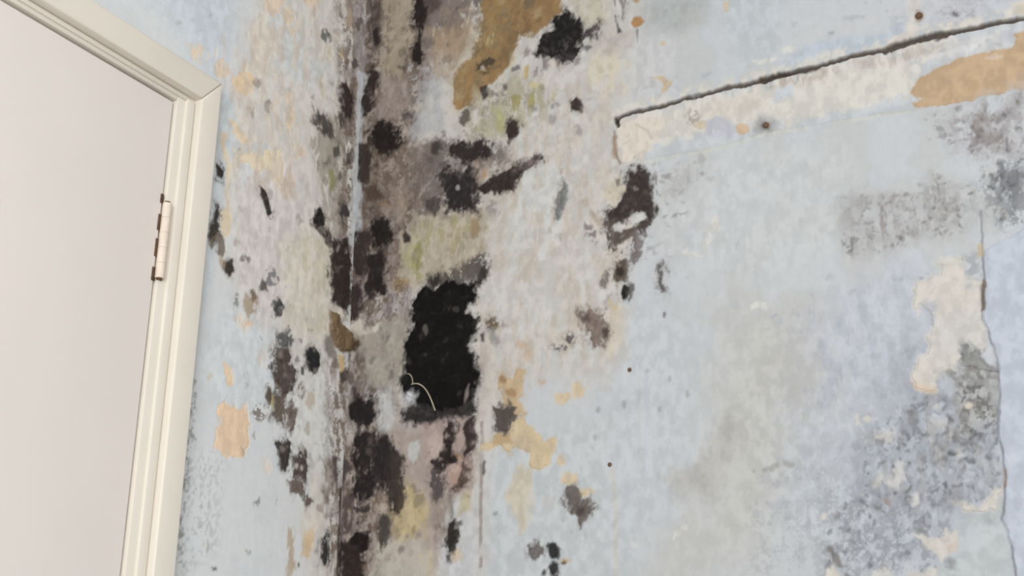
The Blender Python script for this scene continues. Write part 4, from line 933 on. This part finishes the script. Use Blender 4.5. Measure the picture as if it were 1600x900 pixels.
st('R', E(1478, 757, 4, 6), (90, 92, 98), .85, 4, 4)
st('R', [(1400, 720), (1416, 730), (1415, 745), (1396, 760), (1385, 765), (1392, 745)], (204, 204, 204), .85, 6, 8, .15)
st('R', E(1386, 783, 7, 4, -130), (156, 138, 132), .85, 5, 4)
st('R', E(1430, 782, 4, 12), (212, 210, 206), .8, 5, 5)
st('R', E(1287, 808, 5, 5), (214, 210, 204), .9, 4, 3)
st('R', [(1480, 788), (1510, 786), (1530, 795), (1550, 775), (1570, 755), (1566, 800), (1530, 800), (1505, 804)], CRM, .92, 6, 9, .05, 'm', -.4, lab=PT('bare_plaster', 'cream bare plaster low beside the lifted blue paint', .2))
st('R', [(1425, 832), (1450, 838), (1475, 832), (1480, 820), (1500, 828), (1494, 845), (1470, 872), (1452, 860), (1440, 848)], CRM, .92, 6, 10, .08, 'm', -.4)
st('R', [(1485, 846), (1502, 840), (1498, 856), (1484, 862)], (214, 192, 174), .85, 6, 6)
st('R', [(1520, 806), (1566, 806), (1576, 850), (1588, 905), (1470, 905), (1500, 850)], (190, 199, 202), .88, 20, 10)
st('R', [(1535, 800), (1562, 802), (1556, 818), (1540, 818)], (162, 170, 174), .7, 8, 7, .2)
st('R', [(1478, 870), (1492, 868), (1496, 888), (1484, 890)], (140, 142, 146), .8, 8, 7, .3)
st('R', [(1292, 890), (1304, 884), (1312, 905), (1290, 905)], (214, 208, 198), .95, 4, 5)
st('R', [(1296, 858), (1306, 872), (1312, 884), (1328, 905)], (120, 112, 108), .8, 5, 4, .1, 'm', width=7)
st('R', [(1362, 888), (1390, 884), (1395, 896), (1366, 900)], (208, 206, 202), .85, 6, 7)
st('R', [(1418, 895), (1468, 888), (1468, 905), (1416, 905)], (208, 204, 198), .9, 5, 6)
st('R', [(1376, 878), (1385, 870), (1390, 880), (1380, 890)], (146, 142, 144), .8, 6, 6, .2)
# white flakes of paint
for pts in ([(1098, 358), (1112, 345), (1118, 332), (1126, 345), (1128, 365), (1116, 360), (1112, 380), (1100, 400), (1098, 380), (1104, 368)], [(1064, 396), (1072, 391), (1086, 394), (1096, 404), (1084, 402), (1076, 404)],
            [(1172, 476), (1180, 473), (1200, 476), (1200, 483), (1182, 482), (1174, 484)], [(1050, 832), (1060, 826), (1072, 818), (1076, 828), (1062, 836), (1052, 842)], [(1044, 700), (1048, 698), (1047, 708)]):
    st('R', pts, (213, 212, 207), .92, 4, 6, .08, 'm', .5)
st('R', E(1104, 368, 6, 6), (199, 203, 206), .8, 4, 4)
st('R', [(1070, 360), (1082, 350), (1080, 385), (1070, 385)], (184, 190, 202), .7, 8, 8, .2)
st('R', [(1178, 736), (1206, 732), (1216, 726), (1226, 722), (1234, 726), (1246, 722), (1246, 728)], (160, 160, 158), .75, 4, 4, .25, 'm', width=6)
st('R', [(1035, 265), (1100, 250), (1080, 300), (1040, 320)], (166, 164, 162), .55, 24, 12, .62, 'm')
st('R', [(1038, 340), (1056, 336), (1072, 331)], (150, 148, 146), .7, 4, 3, .3, 'f', width=4)
st('R', E(1046, 278, 4, 10), (170, 166, 164), .6, 6, 5, .2)
st('R', E(1110, 278, 4, 8, -100), (176, 176, 176), .6, 6, 5, .2)

# intact blue paint lifting off at the far right, with its broken edge
SHEET = [(1535, 395), (1537, 440), (1534, 470), (1533, 500), (1543, 520), (1552, 545), (1558, 575), (1563, 615), (1558, 655), (1558, 680), (1567, 705), (1571, 740), (1570, 785), (1565, 812), (1574, 832), (1582, 862), (1589, 905), (1592, 940), (1720, 940), (1720, 330), (1600, 352), (1580, 372), (1548, 385)]
st('R', SHEET, (190, 199, 215), .97, 3, 3, 0, 'm', 1.0, lab=PT('paint_sheet', 'smooth lifted sheet of pale blue paint with a broken edge', .15))
EDGE = [(1533, 330)] + SHEET[:17]
st('R', EDGE, (136, 138, 148), .8, 2.2, 2, .06, 'v', -.7, 1.9, lab=None)
st('R', [(1531, 385), (1532, 398)], (200, 180, 140), .8, 3, 2, width=6)
st('R', [(1536, 438), (1536, 470), (1534, 484)], (120, 104, 84), .85, 3, 3, width=4)
st('R', [(1555, 580), (1545, 572), (1532, 560)], (138, 136, 140), .6, 4, 3, width=4)
st('R', [(1546, 530), (1556, 552), (1554, 574), (1540, 566), (1532, 556)], (198, 202, 210), .8, 5, 4)
st('R', [(1571, 735), (1572, 760)], (168, 134, 120), .7, 3, 2, width=3)

spots('R', [(838, 76), (872, 30), (905, 50), (895, 90), (846, 90)], 22, 1.5, 4, [(70, 66, 66), (90, 86, 84)], .5, soft=3)
spots('R', [(830, 60), (870, 20), (930, 30), (930, 80), (880, 105), (830, 100)], 26, 1.5, 5, [(70, 64, 64), (110, 102, 102)], .45)
spots('R', [(640, 440), (760, 400), (755, 450), (740, 660), (625, 660), (625, 540)], 60, 1.5, 5, [(44, 40, 38), (70, 64, 60), (30, 27, 26)], .6)
spots('R', [(690, 270), (745, 265), (745, 330), (700, 326)], 16, 1.5, 4, [(110, 102, 106), (84, 76, 78)], .5)
spots('R', [(975, 270), (1020, 270), (1020, 340), (975, 340)], 16, 1.5, 4, [(96, 86, 84), (40, 32, 32)], .5)
spots('R', [(945, 250), (1045, 240), (1050, 420), (940, 470)], 40, 1.5, 4, [(128, 120, 118), (160, 154, 152)], .55)
spots('R', [(900, 475), (955, 475), (955, 550), (905, 545)], 22, 1.5, 5, [(96, 82, 74), (168, 148, 130)], .6)
spots('R', [(655, 665), (745, 655), (740, 780), (670, 780)], 36, 1.5, 6, [(110, 92, 88), (206, 188, 178), (70, 56, 54)], .5)
spots('L', [(425, 545), (462, 545), (470, 680), (412, 660)], 24, 1.5, 5, [(120, 106, 94), (58, 48, 44)], .55)
spots('R', [(555, 680), (630, 680), (630, 800), (555, 800)], 30, 1.5, 6, [(80, 72, 70), (26, 23, 23), (110, 98, 92)], .5)

# ------------------------------------------------------------------ build the two walls from the painted sheets


def finish(W, pos, name, keep_extra=None):
    P = pos(W.u[None, :].repeat(len(W.v), 0), W.v[:, None].repeat(len(W.u), 1), W.h)
    keep = np.ones((len(W.v) - 1, len(W.u) - 1), bool)
    if keep_extra is not None:
        keep &= keep_extra
    o = grid_mesh(name, P, keep, W.c, M_WALL)
    tag(o, kind='structure')
    for n, (sl, m, lab) in enumerate(W.patches):
        nm, label, cat, group, parent, rise = lab
        mm = m.copy()
        on = mm > .42
        k = on[:-1, :-1] & on[1:, :-1] & on[:-1, 1:] & on[1:, 1:]
        if parent is None:          # a colony keeps its main body: drop loose crumbs of a few cells
            k = largest(k)
        if k.sum() < 4:
            continue
        vb = np.zeros(on.shape, int)
        for a in (slice(0, -1), slice(1, None)):
            for b in (slice(0, -1), slice(1, None)):
                vb[a, b] += k
        inner = vb == 4
        hh = np.where(inner, .00025 + n * 1.4e-5 + rise * .001 * np.clip((mm - .42) / .5, 0, 1) * (.45 + .55 * W.n['m'][sl]), -.0004)
        U, V = np.meshgrid(W.u[sl[1]], W.v[sl[0]])
        p = grid_mesh(nm, pos(U, V, W.h[sl] + hh), k, W.c[sl], M_WALL)
        if parent:
            p.parent = o
            if label:
                p['label'] = label
        else:
            tag(p, label, cat, group)
    return o


def largest(k):
    """biggest 4-connected region of a boolean grid, plus regions a fifth its size"""
    lab = np.arange(1, k.size + 1).reshape(k.shape) * k
    while True:
        n = lab.copy()
        n[1:] = np.maximum(n[1:], lab[:-1]); n[:-1] = np.maximum(n[:-1], lab[1:])
        n[:, 1:] = np.maximum(n[:, 1:], n[:, :-1]); n[:, :-1] = np.maximum(n[:, :-1], n[:, 1:])
        n *= k
        if (n == lab).all():
            break
        lab = n
    ids, cnt = np.unique(lab[lab > 0], return_counts=True)
    if not len(ids):
        return k
    return np.isin(lab, ids[cnt >= max(6, cnt.max() * .2)])


Z3 = lambda a, b, c: np.stack([a, b, c], -1)
ARCH_X = .018
y_arch_out = onL(310, 485 + 60, ARCH_X)[0] * 0 + np.mean([onL(345, 140, ARCH_X)[0], onL(316.5, 485, ARCH_X)[0], onL(275, 894, ARCH_X)[0]])
z_arch_top = np.mean([onL(345, 131, ARCH_X)[1], onL(150, 0, ARCH_X)[1]])
hole = ~((LW.v[:-1, None] < z_arch_top - .02) & (LW.u[None, 1:] < y_arch_out - .012) & (LW.u[None, :-1] > y_arch_out - .93))
wall_left = finish(LW, lambda u, v, h: Z3(h, u, v), 'wall_left', hole)
wall_right = finish(RW, lambda u, v, h: Z3(u, -h, v), 'wall_right')

for nm, b in (('floor', (0, 2.8, -2.6, 0, -.04, 0)), ('ceiling', (0, 2.8, -2.6, 0, 2.7, 2.74))):
    bm = bmesh.new()
    add_box(bm, *b)
    tag(mesh_obj(nm, bm, M_FLOOR if nm == 'floor' else M_CEIL), kind='structure')

# ------------------------------------------------------------------ door, lining, architrave
y_in = np.mean([onL(283, 300, ARCH_X)[0] * 0 + onL(304, 225, ARCH_X)[0], onL(245, 894, ARCH_X)[0]])      # architrave face's inner edge
z_in = np.mean([onL(313, 150, ARCH_X)[1], onL(60, 0, ARCH_X)[1]])
y_leaf = np.mean([onL(267, 172)[0], onL(190.5, 895)[0]])
z_leaf = np.mean([onL(270, 166)[1], onL(35, 12)[1]])
LEAF_W = .80
y_far = y_leaf - LEAF_W
wo, wi = y_arch_out, y_in
aw = wo - wi                       # architrave width
print('trim', y_arch_out, y_in, y_leaf, z_arch_top, z_in, z_leaf)


def prism_yz(bm, poly, x0, x1, bevel=.0015):
    vs0 = [bm.verts.new((x0, y, z)) for y, z in poly]
    vs1 = [bm.verts.new((x1, y, z)) for y, z in poly]
    n = len(poly)
    bm.faces.new(vs0); bm.faces.new(vs1[::-1])
    for i in range(n):
        bm.faces.new((vs0[i], vs0[(i + 1) % n], vs1[(i + 1) % n], vs1[i]))
    if bevel:
        es = [e for e in bm.edges if all(v in vs1 for v in e.verts)]
        bmesh.ops.bevel(bm, geom=es, offset=bevel, segments=3, affect='EDGES', profile=.5)


tr = tag(bpy.data.objects.new('trim_1', None), kind='structure')
col.objects.link(tr)
yo2, yi2 = y_far - (y_arch_out - y_leaf), y_far - (y_in - y_leaf)
zt, zi = z_arch_top, z_in
g = .0004
for nm, poly in (('architrave_side', [(wo, 0), (wi, 0), (wi, zi - g), (wo, zt - g)]),
                 ('architrave_head', [(wo, zt), (wi, zi), (yi2, zi), (yo2, zt)]),
                 ('architrave_side', [(yo2, 0), (yo2, zt - g), (yi2, zi - g), (yi2, 0)])):
    bm = bmesh.new()
    prism_yz(bm, poly, -.004, ARCH_X, .003)
    mesh_obj(nm, bm, M_TRIM, tr, True)
# door lining: its edge shows as a stepped strip between architrave and door
JX = .0045
for nm, args in (('door_lining', (-.1, JX, y_leaf + .003, wo - .012, 0, zt - .015)),
                 ('door_lining', (-.1, JX, yo2 + .012, y_far - .003, 0, zt - .015)),
                 ('lining_head', (-.1, JX, y_far - .003, y_leaf + .003, z_leaf + .003, zt - .015))):
    bm = bmesh.new()
    add_box(bm, *args, bevel=.002)
    if nm == 'door_lining' and args[2] > y_far:
        add_box(bm, 0, JX + .004, wi - .016, wi - .001, 0, zi - .004, bevel=.002)
    if nm == 'lining_head':
        add_box(bm, -.001, JX + .003, y_far, y_leaf + .02, zi - .008, zi - .001, bevel=.002)
    mesh_obj(nm, bm, M_TRIM, tr, True)
# stop behind the leaf, coloured dark brown where the gap shows it
bm = bmesh.new()
add_box(bm, -.1, -.045, y_far - .004, y_leaf + .004, 0, z_leaf + .004)
mesh_obj('door_stop', bm, M_DARK, tr)

door = tag(bpy.data.objects.new('door_1', None), kind='structure')
col.objects.link(door)
bm = bmesh.new()
add_box(bm, -.042, .001, y_far, y_leaf, .006, z_leaf, bevel=.0022, seg=3)
mesh_obj('door_leaf', bm, M_DOOR, door, True)


def tube(bm, c0, c1, r, seg=20, bevel=0):
    d = Vector(c1) - Vector(c0)
    r_ = bmesh.ops.create_cone(bm, cap_ends=True, segments=seg, radius1=r, radius2=r, depth=d.length)
    q = d.to_track_quat('Z', 'Y')
    for v in r_['verts']:
        v.co = q @ v.co + (Vector(c0) + d / 2)
    if bevel:
        es = [e for e in bm.edges if len(e.link_faces) == 2 and e.calc_face_angle(0) > 1.2 and all(v in r_['verts'] for v in e.verts)]
        bmesh.ops.bevel(bm, geom=es, offset=bevel, segments=2, affect='EDGES', profile=.5)


hx, hy, hr = .0052, y_leaf + .0045, .0058
z0h, z1h = onL(246, 437)[1], onL(254, 318)[1]
hinge = bpy.data.objects.new('hinge', None)
col.objects.link(hinge)
hinge.parent = door
hinge['label'] = 'cream painted butt hinge with dark rusty chips along the door edge'
step = (z1h - z0h) / 5
for k in range(5):
    bm = bmesh.new()
    tube(bm, (hx, hy, z0h + k * step + .0006), (hx, hy, z0h + (k + 1) * step - .0006), hr, bevel=.0005)
    mesh_obj('knuckle', bm, M_HINGE, hinge, True)
bm = bmesh.new()
tube(bm, (hx, hy, z0h - .002), (hx, hy, z1h + .0025), hr * .62)
mesh_obj('hinge_pin', bm, M_RUST, hinge, True)
bm = bmesh.new()
for a, b_, w in ((-.004, .014, .0035), (.028, .052, .003), (.063, .085, .0032), (.1, .113, .003)):
    add_box(bm, -.002, .0022, hy - hr - w, hy - hr + .002, z0h + a, min(z0h + b_, z1h + .012), bevel=.001)
mesh_obj('rusty_chip', bm, M_RUST, hinge, True)
bm = bmesh.new()
add_box(bm, -.001, hx, hy - .001, hy + .010, z0h, z1h, bevel=.0012)
mesh_obj('hinge_leaf', bm, M_HINGE, hinge, True)

# ------------------------------------------------------------------ nails and loose strands


def nail(px, py, r, label, depth=.003):
    x, z = onR(px, py)
    root = tag(bpy.data.objects.new('nail', None), label, 'nail', 'rusty nails in the right wall')
    col.objects.link(root)
    root.location = (x, 0, z)
    bm = bmesh.new()
    rr = bmesh.ops.create_uvsphere(bm, u_segments=16, v_segments=8, radius=r)
    for v in rr['verts']:
        v.co.y *= .45
        v.co.y -= depth * .3
    mesh_obj('nail_head', bm, M_RUST, root, True)
    bm = bmesh.new()
    tube(bm, (0, -.001, 0), (0, .03, 0), r * .45, 10)
    mesh_obj('shank', bm, M_RUST, root, True)


nail(1197, 196, .0042, 'dark nail head in a grey ring in the cream plaster strip')
nail(1436, 25, .0048, 'rusty nail head above the long dark crack near the top right')
nail(984, 578, .003, 'small rust-brown nail head right of the black patch on plain blue-grey paint')
nail(953, 726, .003, 'tiny rust-brown nail head with a faint rust run below it')


def strand(pts, r, label):
    cu = bpy.data.curves.new('strand', 'CURVE')
    cu.dimensions = '3D'
    sp = cu.splines.new('NURBS')
    sp.points.add(len(pts) - 1)
    for p, (px, py, off) in zip(sp.points, pts):
        x, z = onR(px, py)
        p.co = (x, -off, z, 1)
    sp.use_endpoint_u = True
    sp.order_u = 4
    cu.bevel_depth = r
    cu.bevel_resolution = 2
    tmp = bpy.data.objects.new('strand_tmp', cu)
    col.objects.link(tmp)
    dg = bpy.context.evaluated_depsgraph_get()
    me = bpy.data.meshes.new_from_object(tmp.evaluated_get(dg))
    bpy.data.objects.remove(tmp)
    me.materials.clear()
    me.materials.append(M_THREAD)
    o = bpy.data.objects.new('fibre_strand', me)
    col.objects.link(o)
    tag(o, label, 'fibre', 'loose fibres on the black patch')


strand([(644, 601, .002), (652, 599, .004), (662, 602, .006), (671, 612, .006), (677, 626, .005), (681, 642, .002)], .0009,
       'long pale curved fibre hanging over the foot of the black patch')
strand([(636, 585, .002), (643, 583, .004), (648, 590, .005), (646, 600, .002)], .0007,
       'short pale hooked fibre at the left edge of the black patch')
